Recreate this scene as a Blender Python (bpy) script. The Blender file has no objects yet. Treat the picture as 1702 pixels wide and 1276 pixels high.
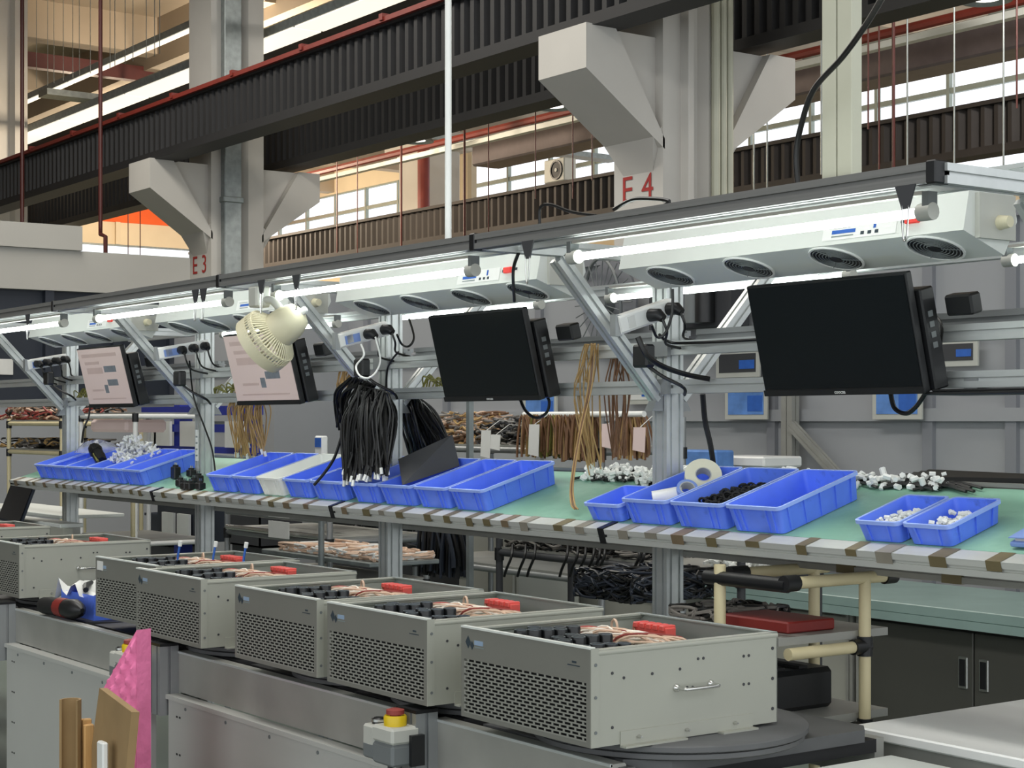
import bpy, bmesh, math, random
from mathutils import Vector, Matrix
S = bpy.context.scene
C = bpy.context.collection
EYE = 1.65            # camera height above the floor; every height below is given relative to it
rng = random.Random(11)
PI = math.pi

# ------------------------------------------------------------------ camera
cam_d = bpy.data.cameras.new('camera'); cam = bpy.data.objects.new('camera', cam_d); C.objects.link(cam)
FPX, HOR, CX = 2800.0, 700.0, 851.0
A = math.radians(35.7)
cam_d.sensor_width = 36; cam_d.lens = 36 * FPX / 1702; cam_d.shift_y = (HOR - 638) / 1702
cam_d.clip_start = .05; cam_d.clip_end = 300
cam.location = (0, 0, EYE); cam.rotation_euler = (PI / 2, 0, PI / 2 - A)
S.camera = cam
FX, FY, RX, RY = -math.cos(A), math.sin(A), math.sin(A), math.cos(A)

# ------------------------------------------------------------------ world, lights, exposure
wd = bpy.data.worlds.new('overcast_sky'); S.world = wd; wd.use_nodes = True
bg = wd.node_tree.nodes['Background']; bg.inputs[0].default_value = (.93, .97, 1, 1); bg.inputs[1].default_value = 1.5
S.view_settings.view_transform = 'Standard'; S.view_settings.look = 'None'
S.view_settings.exposure = 0.15; S.view_settings.gamma = 1.0; S.view_settings.use_curve_mapping = False

def area(name, loc, size, power, col=(1, 1, 1), rot=(0, 0, 0)):
    l = bpy.data.lights.new(name, 'AREA'); l.shape = 'RECTANGLE'; l.size, l.size_y = size; l.energy = power; l.color = col
    o = bpy.data.objects.new(name, l); C.objects.link(o); o.location = (loc[0], loc[1], loc[2] + EYE); o.rotation_euler = rot
    return o
def bulb(loc, power, col):  # bare point light without any fixture
    l = bpy.data.lights.new('hall_lamp_and_fill_light', 'POINT'); l.energy = power; l.color = col; l.shadow_soft_size = .35
    o = bpy.data.objects.new('hall_lamp_and_fill_light', l); C.objects.link(o); o.location = (loc[0], loc[1], loc[2] + EYE)
area('hall_lamp_and_fill_light', (-5.0, 1.6, 5.6), (8, 1.0), 260, (1, .98, .94))
area('hall_lamp_and_fill_light', (-14.0, 5.0, 5.6), (10, 1.2), 420, (1, .95, .86))
for p in ((-24, 12.0, 4.6), (-31, 14.5, 4.6), (-38, 15, 4.6), (-41, 19, 4.6)): bulb(p, 760, (1, .83, .62))  # warm fill added to brighten ceiling and far wall; no lamp hangs here
for p in ((-9, 13.0, 5.0), (-15, 20.0, 5.0), (-3, 17.0, 5.0)): bulb(p, 420, (1, .94, .86))  # neutral fill lights added over the rest of the far bay

# ------------------------------------------------------------------ helpers
def at(px, py, Y):
    t = (px - CX) / FPX; D = Y / (FY + t * RY)
    return Vector((D * (FX + t * RX), Y, (HOR - py) / FPX * D))
def xa(px, Y): return at(px, HOR, Y).x

def hexc(h, a=1):
    h = h.lstrip('#'); o = []
    for i in (0, 2, 4):
        v = int(h[i:i + 2], 16) / 255; o.append(v / 12.92 if v <= .04045 else ((v + .055) / 1.055) ** 2.4)
    return (*o, a)
MATS = {}
def mat(name, col, rough=.5, metal=0, var=.08, scale=8, bump=0, emit=None, es=0, stretch=None, alpha=None, bscale=None, spec=None, coat=0):
    m = bpy.data.materials.new(name); m.use_nodes = True; nt = m.node_tree; N = nt.nodes; L = nt.links
    b = N['Principled BSDF']; c = hexc(col) if isinstance(col, str) else col
    b.inputs['Roughness'].default_value = rough; b.inputs['Metallic'].default_value = metal
    if spec is not None: b.inputs['Specular IOR Level'].default_value = spec
    if coat: b.inputs['Coat Weight'].default_value = coat; b.inputs['Coat Roughness'].default_value = .15
    tc = N.new('ShaderNodeTexCoord'); mp = N.new('ShaderNodeMapping'); L.new(tc.outputs['Object'], mp.inputs['Vector'])
    mp.inputs['Scale'].default_value = stretch or (1, 1, 1)
    nz = N.new('ShaderNodeTexNoise'); nz.inputs['Scale'].default_value = scale; nz.inputs['Detail'].default_value = 4
    L.new(mp.outputs[0], nz.inputs['Vector'])
    r = N.new('ShaderNodeValToRGB'); r.color_ramp.elements[0].position = .3; r.color_ramp.elements[1].position = .72
    r.color_ramp.elements[0].color = tuple(max(0, x * (1 - var)) for x in c[:3]) + (1,)
    r.color_ramp.elements[1].color = tuple(min(1, x * (1 + var)) for x in c[:3]) + (1,)
    L.new(nz.outputs[0], r.inputs[0]); L.new(r.outputs[0], b.inputs['Base Color'])
    if bump:
        bn = N.new('ShaderNodeBump'); bn.inputs['Strength'].default_value = bump; bn.inputs['Distance'].default_value = .004
        n2 = N.new('ShaderNodeTexNoise'); n2.inputs['Scale'].default_value = bscale or scale * 6; L.new(mp.outputs[0], n2.inputs['Vector'])
        L.new(n2.outputs[0], bn.inputs['Height']); L.new(bn.outputs[0], b.inputs['Normal'])
    if emit:
        b.inputs['Emission Color'].default_value = hexc(emit); b.inputs['Emission Strength'].default_value = es
    if alpha is not None: b.inputs['Alpha'].default_value = alpha
    MATS[name] = m; return m

def wear(name, base, dirt, lo=.52, hi=.62, scale=5, rough=.5, metal=0, stretch=(1, 1, 1), bump=0):
    m = mat(name, base, rough, metal, .05, scale * 2, bump, stretch=stretch); nt = m.node_tree; N = nt.nodes; L = nt.links
    b = N['Principled BSDF']; src = b.inputs['Base Color'].links[0].from_socket
    n = N.new('ShaderNodeTexNoise'); n.inputs['Scale'].default_value = scale; n.inputs['Detail'].default_value = 8; n.inputs['Roughness'].default_value = .65
    mp = [x for x in N if x.type == 'MAPPING'][0]; L.new(mp.outputs[0], n.inputs['Vector'])
    r = N.new('ShaderNodeValToRGB'); r.color_ramp.elements[0].position = lo; r.color_ramp.elements[1].position = hi
    L.new(n.outputs[0], r.inputs[0]); mx = N.new('ShaderNodeMix'); mx.data_type = 'RGBA'
    L.new(r.outputs[0], mx.inputs[0]); L.new(src, mx.inputs[6]); mx.inputs[7].default_value = hexc(dirt)
    L.new(mx.outputs[2], b.inputs['Base Color']); return m

M = MATS
mat('concrete', '#b9b5ac', .85, var=.07, scale=1.2, bump=.15)
mat('column_paint', '#c3c0ba', .7, var=.05, scale=1.5, bump=.08)
mat('ceiling_concrete', '#a99c8b', .9, var=.08, scale=.6, bump=.1)
mat('floor_epoxy', '#6f7b74', .35, var=.1, scale=.8)
mat('girder_paint', '#1d1d1f', .6, var=.15, scale=3)
mat('girder_brown', '#322c29', .65, var=.15, scale=3)
mat('red_paint', '#7c2a20', .5, var=.12, scale=5)
mat('red_dark', '#4f1c17', .5, var=.12, scale=5)
mat('red_letter', '#a8322e', .7, var=.1, scale=20)
mat('frame_grey', '#9aa39c', .5, .2, .08, 5)
mat('wall_cream', '#dacbb0', .8, var=.06, scale=1)
mat('wall_orange', '#e8622a', .8, var=.1, scale=1)
mat('fascia_paint', '#aeaca6', .6, var=.03, scale=1.5)
mat('partition_white', '#9b9da0', .6, var=.03, scale=1.5)
mat('partition_grey', '#83858a', .55, var=.04, scale=1.5)
mat('alu', '#cdd1d0', .36, .55, .06, 3, stretch=(1, 8, 8))
mat('rail_light', '#c6c8c2', .42, .2, .06, 4, stretch=(.5, 8, 8))
mat('wire_white', '#e4dccf', .55, var=.1, scale=20)
mat('alu_dark', '#96999a', .42, .5, .1, 4)
mat('alu_dull', '#a3a39d', .5, .4, .1, 6, bump=.04)
mat('steel', '#d5d5d2', .2, .95, .05, 10)
mat('galvanised', '#8f9696', .45, .6, .15, 14)
mat('duct_paint', '#71686a', .5, .2, .1, 5)
mat('trunking', '#bdbdab', .5, var=.05, scale=5)
mat('rail_grey', '#858583', .45, .35, .1, 5, stretch=(.3, 8, 30))
mat('white_paint', '#d6dad5', .45, var=.03, scale=4)
mat('white_plastic', '#e9eae7', .3, var=.03, scale=6)
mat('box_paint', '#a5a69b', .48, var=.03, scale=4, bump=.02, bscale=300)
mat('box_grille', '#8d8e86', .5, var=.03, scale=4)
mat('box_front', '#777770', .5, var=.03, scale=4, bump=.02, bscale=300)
mat('print_pale', '#8ba0b8', .6, var=.08, scale=20)
mat('box_inside', '#9da29c', .4, .25, .06, 6)
mat('panel_paint', '#b4b5b0', .42, var=.05, scale=1.6)
mat('plate_dark', '#5b5c5d', .5, .1, .15, 6)
mat('belt_black', '#1f1f21', .6, var=.2, scale=8)
mat('black_plastic', '#17181a', .42, var=.15, scale=10)
mat('black_rubber', '#141415', .65, var=.2, scale=10)
mat('cable_black', '#0d0e0f', .42, var=.2, scale=20)
mat('screen_off', '#0d1116', .22, var=.05, scale=2, spec=.4)
mat('cream_pipe', '#dccfa6', .4, var=.05, scale=6)
wear('bin_blue', '#5f84f8', '#3a4f9c', .60, .82, 9, .4)
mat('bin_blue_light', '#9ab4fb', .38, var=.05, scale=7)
mat('bin_white', '#eceeea', .45, var=.04, scale=6)
wear('mat_green', '#7fae98', '#94c0ab', .5, .7, 3, .55)
mat('bench_green', '#8ea6a1', .4, var=.08, scale=5)
mat('cabinet_dark', '#54544f', .4, .2, .06, 2)
mat('cabinet_light', '#a5a59c', .45, var=.04, scale=2)
mat('pink_foam', '#f884b4', .85, var=.1, scale=14, bump=1.0, bscale=42)
mat('cardboard', '#9a7f58', .85, var=.12, scale=7, bump=.1)
mat('wood_pale', '#c79b62', .7, var=.2, scale=5, stretch=(14, 14, 1))
mat('tape_olive', '#6f6548', .5, var=.12, scale=14)
mat('tape_brown', '#7a6a52', .5, var=.12, scale=14)
mat('tape_grey', '#8c877a', .5, var=.12, scale=14)
mat('red_plastic', '#dc5a52', .4, var=.06, scale=12)
mat('yellow_plastic', '#d8b915', .4, var=.06, scale=12)
mat('grey_plastic', '#6d7273', .5, var=.06, scale=6)
mat('light_grey_plastic', '#b9bab2', .5, var=.05, scale=6)
mat('wire_pale', '#d3b49c', .55, var=.12, scale=20)
mat('wire_brown', '#7b5a41', .6, var=.2, scale=20)
mat('wire_tan', '#b3925f', .6, var=.18, scale=20)
mat('wire_olive', '#7c7a3c', .6, var=.2, scale=20)
mat('wire_grey', '#7d7872', .6, var=.25, scale=20)
mat('wire_red', '#8f3a33', .6, var=.2, scale=20)
mat('paper', '#d8d8d4', .8, var=.05, scale=10)
mat('paper_blue', '#5b86c6', .7, var=.25, scale=9)
mat('print_blue', '#2f62b8', .6, var=.1, scale=20)
mat('print_dark', '#2c3942', .6, var=.1, scale=20)
mat('print_grey', '#7f8a8a', .6, var=.1, scale=20)
mat('fan_beige', '#d8d2b4', .45, var=.05, scale=8)
mat('tape_roll', '#dfddc6', .5, var=.04, scale=14)
mat('dark_navy', '#272d38', .5, var=.1, scale=2)
mat('blue_steel', '#27369a', .5, var=.12, scale=4)
mat('bag_clear', '#e8ecec', .2, var=.1, scale=30, bump=1.0, bscale=40, alpha=.4)
mat('folder_blue', '#7f9ad8', .5, var=.05, scale=5)
mat('capacitor', '#101214', .3, var=.2, scale=30)
mat('capacitor_top', '#6f777a', .35, .4, .1, 30)
mat('maroon', '#7c241f', .5, var=.1, scale=8)
mat('tube_glow', '#ffffff', .5, emit='#f0fbf5', es=16)
mat('panel_glow', '#fff7e6', .5, emit='#fff4e2', es=.95)
mat('lamp_glow', '#ffffff', .5, emit='#fff8ec', es=2.0)
mat('screen_page', '#c4b2ae', .4, var=.03, scale=2, emit='#c8b2ac', es=.2)
mat('screen_print', '#70757c', .4, var=.2, scale=30, emit='#5a636c', es=.15)
mat('screen_band', '#b7a29d', .4, var=.05, scale=8, emit='#b49c97', es=.15)
mat('led_red', '#c8322c', .4, emit='#d03a30', es=.4)
mat('dark_grey', '#3c3d40', .6, var=.1, scale=4)  # plain dark grey of hook plates, screws, latches and crates
def glassmat():
    m = bpy.data.materials.new('window_glass'); m.use_nodes = True; nt = m.node_tree; nt.nodes.clear()
    o = nt.nodes.new('ShaderNodeOutputMaterial'); mx = nt.nodes.new('ShaderNodeMixShader'); t = nt.nodes.new('ShaderNodeBsdfTransparent')
    g = nt.nodes.new('ShaderNodeBsdfGlossy'); g.inputs['Roughness'].default_value = .05; mx.inputs[0].default_value = .04
    t.inputs[0].default_value = (.99, .99, 1, 1)
    nt.links.new(t.outputs[0], mx.inputs[1]); nt.links.new(g.outputs[0], mx.inputs[2]); nt.links.new(mx.outputs[0], o.inputs[0]); MATS['window_glass'] = m
glassmat()

def smooth(pts, k=6):
    P = [Vector(p) for p in pts]
    if len(P) < 3: return P
    out = []
    for i in range(len(P) - 1):
        a, b, c, d = P[max(i - 1, 0)], P[i], P[i + 1], P[min(i + 2, len(P) - 1)]
        for j in range(k):
            t = j / k
            out.append(.5 * ((2 * b) + (c - a) * t + (2 * a - 5 * b + 4 * c - d) * t * t + (3 * b - a - 3 * c + d) * t ** 3))
    return out + [P[-1]]

class MB:
    """collects shapes into one mesh; o is subtracted from every vertex (the parent's place)"""
    def __init__(s, o=(0, 0, 0)): s.v = []; s.f = []; s.o = Vector(o)
    def add(s, vs, fs):
        k = len(s.v); s.v += [Vector(p) - s.o for p in vs]; s.f += [[k + i for i in f] for f in fs]; return s
    def box(s, x0, x1, y0, y1, z0, z1):
        return s.add([(x, y, z) for z in (z0, z1) for y in (y0, y1) for x in (x0, x1)], [(0, 2, 3, 1), (4, 5, 7, 6), (0, 1, 5, 4), (2, 6, 7, 3), (0, 4, 6, 2), (1, 3, 7, 5)])
    def bbox(s, x0, x1, y0, y1, z0, z1, b):
        """box with bevelled edges"""
        vs = []; idx = {}
        X, Y, Z = (x0, x1), (y0, y1), (z0, z1)
        for i in (0, 1):
            for j in (0, 1):
                for k in (0, 1):
                    sx, sy, sz = (1, -1)[i], (1, -1)[j], (1, -1)[k]
                    for ax in range(3):
                        idx[(i, j, k, ax)] = len(vs)
                        vs.append((X[i] + (0 if ax == 0 else sx * b), Y[j] + (0 if ax == 1 else sy * b), Z[k] + (0 if ax == 2 else sz * b)))
        fs = []
        g = lambda i, j, k, a: idx[(i, j, k, a)]
        for e in (0, 1):
            fs.append([g(e, 0, 0, 0), g(e, 0, 1, 0), g(e, 1, 1, 0), g(e, 1, 0, 0)])
            fs.append([g(0, e, 0, 1), g(1, e, 0, 1), g(1, e, 1, 1), g(0, e, 1, 1)])
            fs.append([g(0, 0, e, 2), g(0, 1, e, 2), g(1, 1, e, 2), g(1, 0, e, 2)])
            for q in (0, 1):
                fs.append([g(0, e, q, 1), g(1, e, q, 1), g(1, e, q, 2), g(0, e, q, 2)])
                fs.append([g(e, 0, q, 0), g(e, 1, q, 0), g(e, 1, q, 2), g(e, 0, q, 2)])
                fs.append([g(e, q, 0, 0), g(e, q, 1, 0), g(e, q, 1, 1), g(e, q, 0, 1)])
        for i in (0, 1):
            for j in (0, 1):
                for k in (0, 1): fs.append([g(i, j, k, 0), g(i, j, k, 1), g(i, j, k, 2)])
        return s.add(vs, fs)
    def prism(s, poly, p0, p1, up=(0, 0, 1)):
        p0, p1 = Vector(p0), Vector(p1); d = (p1 - p0).normalized(); u = d.cross(Vector(up)).normalized(); w = u.cross(d)
        n = len(poly); vs = [p0 + u * a + w * b for a, b in poly] + [p1 + u * a + w * b for a, b in poly]
        return s.add(vs, [list(range(n))[::-1], list(range(n, 2 * n))] + [(i, (i + 1) % n, n + (i + 1) % n, n + i) for i in range(n)])
    def poly_x(s, pts, x0, x1):
        """polygon of (y,z) points swept along x"""
        n = len(pts); return s.add([(x0, *p) for p in pts] + [(x1, *p) for p in pts], [list(range(n))[::-1], list(range(n, 2 * n))] + [(i, (i + 1) % n, n + (i + 1) % n, n + i) for i in range(n)])
    def poly_z(s, pts, z0, z1):
        n = len(pts); return s.add([(*p, z0) for p in pts] + [(*p, z1) for p in pts], [list(range(n))[::-1], list(range(n, 2 * n))] + [(i, (i + 1) % n, n + (i + 1) % n, n + i) for i in range(n)])
    def slab(s, pts, thick):
        """planar polygon of 3-D points given thickness along thick"""
        n = len(pts); t = Vector(thick); P = [Vector(p) for p in pts]
        return s.add(P + [p + t for p in P], [list(range(n))[::-1], list(range(n, 2 * n))] + [(i, (i + 1) % n, n + (i + 1) % n, n + i) for i in range(n)])
    def ext(s, p0, p1, a, b, na=1, nb=1, up=(0, 0, 1), sw=.009, sd=.007):
        """aluminium extrusion with T-slots: a wide, b tall"""
        P = []
        def side(x0, y0, x1, y1, n, nx, ny):
            L = math.hypot(x1 - x0, y1 - y0); dx, dy = (x1 - x0) / L, (y1 - y0) / L; P.append((x0, y0))
            for i in range(n):
                c = L * (i + .5) / n
                for q, dep in ((c - sw / 2, 0), (c - sw / 2, sd), (c + sw / 2, sd), (c + sw / 2, 0)): P.append((x0 + dx * q - nx * dep, y0 + dy * q - ny * dep))
        side(-a / 2, -b / 2, a / 2, -b / 2, na, 0, -1); side(a / 2, -b / 2, a / 2, b / 2, nb, 1, 0)
        side(a / 2, b / 2, -a / 2, b / 2, na, 0, 1); side(-a / 2, b / 2, -a / 2, -b / 2, nb, -1, 0)
        return s.prism(P, p0, p1, up)
    def tube(s, pts, r, n=8, cap=True):
        P = [Vector(p) for p in pts]; m = len(P)
        if m < 2: return s
        R = r if hasattr(r, '__len__') else [r] * m
        d = (P[1] - P[0]).normalized(); u = d.orthogonal().normalized(); vs = []
        for i in range(m):
            dd = (P[min(i + 1, m - 1)] - P[max(i - 1, 0)])
            dd = dd.normalized() if dd.length > 1e-9 else d
            u = u - dd * u.dot(dd); u = u.normalized() if u.length > 1e-6 else dd.orthogonal().normalized(); w = dd.cross(u)
            vs += [P[i] + (u * math.cos(2 * PI * k / n) + w * math.sin(2 * PI * k / n)) * R[i] for k in range(n)]
        fs = [(i * n + k, i * n + (k + 1) % n, (i + 1) * n + (k + 1) % n, (i + 1) * n + k) for i in range(m - 1) for k in range(n)]
        if cap: fs += [list(range(n))[::-1], list(range((m - 1) * n, m * n))]
        return s.add(vs, fs)
    def cyl(s, p0, p1, r, n=16, r1=None): return s.tube([p0, p1], [r, r if r1 is None else r1], n)
    def ring(s, c, ax, ro, ri, h, n=24):
        c = Vector(c); ax = Vector(ax).normalized(); u = ax.orthogonal().normalized(); w = ax.cross(u); vs = []
        for (r, z) in ((ro, -h / 2), (ro, h / 2), (ri, h / 2), (ri, -h / 2)):
            vs += [c + ax * z + (u * math.cos(2 * PI * k / n) + w * math.sin(2 * PI * k / n)) * r for k in range(n)]
        return s.add(vs, [(q * n + k, q * n + (k + 1) % n, ((q + 1) % 4) * n + (k + 1) % n, ((q + 1) % 4) * n + k) for q in range(4) for k in range(n)])
    def torus(s, c, ax, R, r, n=24, m=6):
        c = Vector(c); ax = Vector(ax).normalized(); u = ax.orthogonal().normalized(); w = ax.cross(u); vs = []
        for k in range(n):
            e = u * math.cos(2 * PI * k / n) + w * math.sin(2 * PI * k / n)
            vs += [c + e * (R + r * math.cos(2 * PI * j / m)) + ax * r * math.sin(2 * PI * j / m) for j in range(m)]
        return s.add(vs, [(k * m + j, k * m + (j + 1) % m, ((k + 1) % n) * m + (j + 1) % m, ((k + 1) % n) * m + j) for k in range(n) for j in range(m)])
    def lathe(s, prof, c, ax, n=24):
        c = Vector(c); ax = Vector(ax).normalized(); u = ax.orthogonal().normalized(); w = ax.cross(u); vs = []; m = len(prof)
        for (r, z) in prof: vs += [c + ax * z + (u * math.cos(2 * PI * k / n) + w * math.sin(2 * PI * k / n)) * max(r, 1e-4) for k in range(n)]
        return s.add(vs, [(i * n + k, i * n + (k + 1) % n, (i + 1) * n + (k + 1) % n, (i + 1) * n + k) for i in range(m - 1) for k in range(n)] + [list(range(n))[::-1], list(range((m - 1) * n, m * n))])
    def data(s, name, sm=False):
        me = bpy.data.meshes.new(name); me.from_pydata([tuple(v) for v in s.v], [], s.f); me.validate()
        bm = bmesh.new(); bm.from_mesh(me); bmesh.ops.recalc_face_normals(bm, faces=bm.faces); bm.to_mesh(me); bm.free()
        if sm:
            me.polygons.foreach_set('use_smooth', [True] * len(me.polygons))
            me.set_sharp_from_angle(angle=math.radians(40))
        return me

def props(o, label=None, cat=None, group=None, kind=None):
    if label: o['label'] = label
    if cat: o['category'] = cat
    if group: o['group'] = group
    if kind: o['kind'] = kind
    return o
def obj(name, mb, m, parent=None, sm=False, label=None, kind=None):
    """one mesh object; under a parent its vertices are in the parent's space, else its origin goes to the middle of its base"""
    if parent is None:
        xs = [v.x for v in mb.v]; ys = [v.y for v in mb.v]; z = min(v.z for v in mb.v)
        b = Vector(((min(xs) + max(xs)) / 2, (min(ys) + max(ys)) / 2, z)); mb.v = [v - b for v in mb.v]
    o = bpy.data.objects.new(name, mb.data(name, sm)); C.objects.link(o)
    o.data.materials.append(M[m] if isinstance(m, str) else m)
    if parent is None: o.location = (b.x, b.y, b.z + EYE)
    else: o.parent = parent
    return props(o, label, None, None, kind)
def solo(name, mb, m, label, cat, group=None, sm=False, kind=None): return props(obj(name, mb, m, None, sm), label, cat, group, kind)
def struct(name, mb, m, label=None, sm=False): return props(obj(name, mb, m, None, sm), label, None, None, 'structure')
def thing(name, label, cat, loc, rz=0, group=None, rot=None):
    o = bpy.data.objects.new(name, None); C.objects.link(o); o.location = (loc[0], loc[1], loc[2] + EYE)
    o.rotation_euler = rot or (0, 0, rz); o.empty_display_size = .1
    return props(o, label, cat, group)
def copy_tree(o, parent=None):
    c = o.copy(); C.objects.link(c); c.parent = parent
    for ch in list(o.children): copy_tree(ch, c)
    return c
def text(name, body, size, loc, rot, m, parent=None, ext=.0015, align='CENTER'):
    cu = bpy.data.curves.new(name, 'FONT'); cu.body = body; cu.size = size; cu.extrude = ext; cu.align_x = align; cu.align_y = 'CENTER'
    f = bpy.data.objects.new(name, cu); C.objects.link(f)
    me = bpy.data.meshes.new_from_object(f.evaluated_get(bpy.context.evaluated_depsgraph_get())); bpy.data.objects.remove(f); bpy.data.curves.remove(cu)
    me.materials.clear(); me.materials.append(M[m]); me.name = name
    o = bpy.data.objects.new(name, me); C.objects.link(o); o.rotation_euler = rot
    o.location = loc if parent else (loc[0], loc[1], loc[2] + EYE)
    if parent: o.parent = parent
    return o
# ================================================================== the hall
FL = -EYE
struct('floor', MB().box(-48, 6, -9, 25, FL - .2, FL), 'floor_epoxy')
struct('ceiling', MB().box(-48, 6, -9, 26, 7.2, 7.5), 'ceiling_concrete')
for i, y in enumerate((6.2, 12.4)):
    struct('beam_%d' % (i + 1), MB().box(-47.5, 5.5, y, y + .5, 6.35, 7.2), 'ceiling_concrete')
for i, x in enumerate((-42.5, -37.8, -33.0, -28.5, -24.0, -19.5, -15, -10.5, -6, -1.5)):
    struct('beam_%d' % (i + 4), MB().box(x, x + .4, -8.5, 24, 6.55, 7.2), 'ceiling_concrete')
struct('unseen_wall_near', MB().box(-48, -8, -9.3, -9, FL, 7.2), 'partition_white')  # unseen wall put in to cut the light from this side
# far long wall with its strip of windows
WY = 24.0
w = struct('wall_far', MB().box(-48, 6, WY, WY + .25, FL, 4.2).box(-48, -33.6, WY, WY + .25, 6.5, 7.2), 'wall_cream')
wi = struct('window_1', MB().box(-48, 6, WY + .02, WY + .1, 5.88, 5.98).box(-48, 6, WY + .02, WY + .1, 4.2, 4.26).box(-48, 6, WY + .02, WY + .1, 6.46, 6.52).box(-33.6, 6, WY + .02, WY + .1, 7.1, 7.2), 'frame_grey')
pane = MB().box(-.82, .82, 0, .02, 0, 1.62).data('pane'); pane.materials.append(M['window_glass'])
ceiling_glow_pane = MB().box(-.82, .82, 0, .02, 0, .58).data('pane'); ceiling_glow_pane.materials.append(M['window_glass'])
pane2 = MB().box(-.82, .82, 0, .02, 0, .48).data('pane'); pane2.materials.append(M['window_glass'])
bar = MB().box(-.035, .035, 0, .1, 0, 2.3).data('mullion'); bar.materials.append(M['frame_grey'])
bar2 = MB().box(-.035, .035, 0, .1, 0, .6).data('mullion'); bar2.materials.append(M['frame_grey'])
def child(name, me, parent, wloc):
    o = bpy.data.objects.new(name, me); C.objects.link(o); o.parent = parent
    o.location = Vector((wloc[0], wloc[1], wloc[2] + EYE)) - Vector(parent.location); return o
for k in range(31):
    x = -47.2 + 1.7 * k
    if x > 4: break
    child('mullion', bar, wi, (x, WY, 4.2))
    child('pane', pane, wi, (x + .85, WY + .06, 4.26)); child('pane', pane2, wi, (x + .85, WY + .06, 5.98))
    if x > -33.5: child('mullion', bar2, wi, (x, WY, 6.5)); child('pane', ceiling_glow_pane, wi, (x + .85, WY + .06, 6.52))  # added upper row, standing in for the bright skylit ceiling there
# end wall on the far side of the hall: cream cladding, orange band, bright window strip
EX = -47.0
we = struct('wall_end', MB().box(EX - .2, EX, -9, 24, FL, 4.7).box(EX - .2, EX, -9, 24, 5.2, 7.2), 'wall_cream')
struct('trim_1', MB().box(EX, EX + .06, 3, 24, 5.85, 7.15), 'wall_orange')
w2 = struct('window_2', MB().box(EX - .12, EX - .02, -9, 24, 4.7, 4.75).box(EX - .12, EX - .02, -9, 24, 5.15, 5.2), 'galvanised')
pane3 = MB().box(-.02, 0, -1, 1, 0, .4).data('pane'); pane3.materials.append(M['window_glass'])
for k in range(16): child('pane', pane3, w2, (EX - .06, -7 + 2.05 * k, 4.75))
for k in range(9): struct('trim_%d' % (k + 2), MB().box(EX, EX + .1, 7.0 + 1.55 * k, 7.14 + 1.55 * k, 5.2, 5.85), 'wall_cream')

# concrete columns with two-sided corbels
def column(X1, tag, label):
    X0 = X1 - .6; Xm = X1 - .3; Y0, Y1 = 8.6, 9.28
    t = thing('concrete_column', label, 'column', (Xm, 8.94, FL), group='corbelled columns under the crane girders'); o = (Xm, 8.94, FL)
    b = MB(o); P = [(X0, Y0), (X1, Y0), (X1, Y0 + .2), (X1 - .07, Y0 + .26), (X1 - .07, Y1 - .26), (X1, Y1 - .2), (X1, Y1), (X0, Y1), (X0, Y1 - .2), (X0 + .07, Y1 - .26), (X0 + .07, Y0 + .26), (X0, Y0 + .2)]
    obj('shaft', b.poly_z(P, FL, 7.2), 'column_paint', t)
    for s in (-1, 1):
        f = lambda y: y if s < 0 else 2 * 8.94 - y
        obj('corbel', MB(o).poly_x([(f(7.84), 3.0), (f(8.124), 3.0), (f(8.62), 2.2), (f(8.62), 2.12), (f(7.84), 2.66)], X0, X1), 'column_paint', t)
        obj('corbel_web', MB(o).poly_x([(f(8.10), 3.0), (f(8.62), 3.0), (f(8.62), 2.15)], X0 + .09, X1 - .09), 'column_paint', t)
        ya, yb = f(8.50), f(8.6)
        obj('haunch', MB(o).add([(X0, ya, 2.2), (X1, ya, 2.2), (X1 - .12, yb, 1.96), (X0 + .12, yb, 1.96), (X0, yb, 2.3), (X1, yb, 2.3)], [(0, 1, 2, 3), (0, 3, 4), (1, 5, 2), (0, 4, 5, 1), (3, 2, 5, 4)]), 'column_paint', t)
    if tag:
        for i, ch in enumerate(tag): text('painted_letter', ch, .30, Vector((Xm - .13 + .25 * i, 8.595, 1.835)) - Vector(o), (PI / 2, 0, 0), 'red_letter', t, .001)
    return t
c4 = column(-9.956, 'E4', 'pale concrete column with wide corbels and red painted E 4')
c3 = column(-17.97, 'E3', 'pale concrete column with wide corbels and red painted E 3')
column(-25.98, '', 'pale concrete column at the far edge, behind a red drop pipe')
obj('cable_duct', MB((-18.27, 8.94, FL)).bbox(-17.97, -17.86, 8.72, 8.94, FL, 7.0, .01).bbox(-17.97, -17.84, 8.70, 8.96, 2.55, 2.62, .01), 'galvanised', c3)
o4 = (-10.256, 8.94, FL)
for k, (y, r) in enumerate(((9.12, .035), (9.2, .03), (9.27, .03))): obj('conduit', MB(o4).cyl((-9.92, y, FL), (-9.92, y, 7.0), r, 10), 'trunking', c4)
obj('metal_duct', MB(o4).bbox(-9.96, -9.86, 8.78, 8.84, FL, 7.0, .005), 'column_paint', c4)

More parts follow.
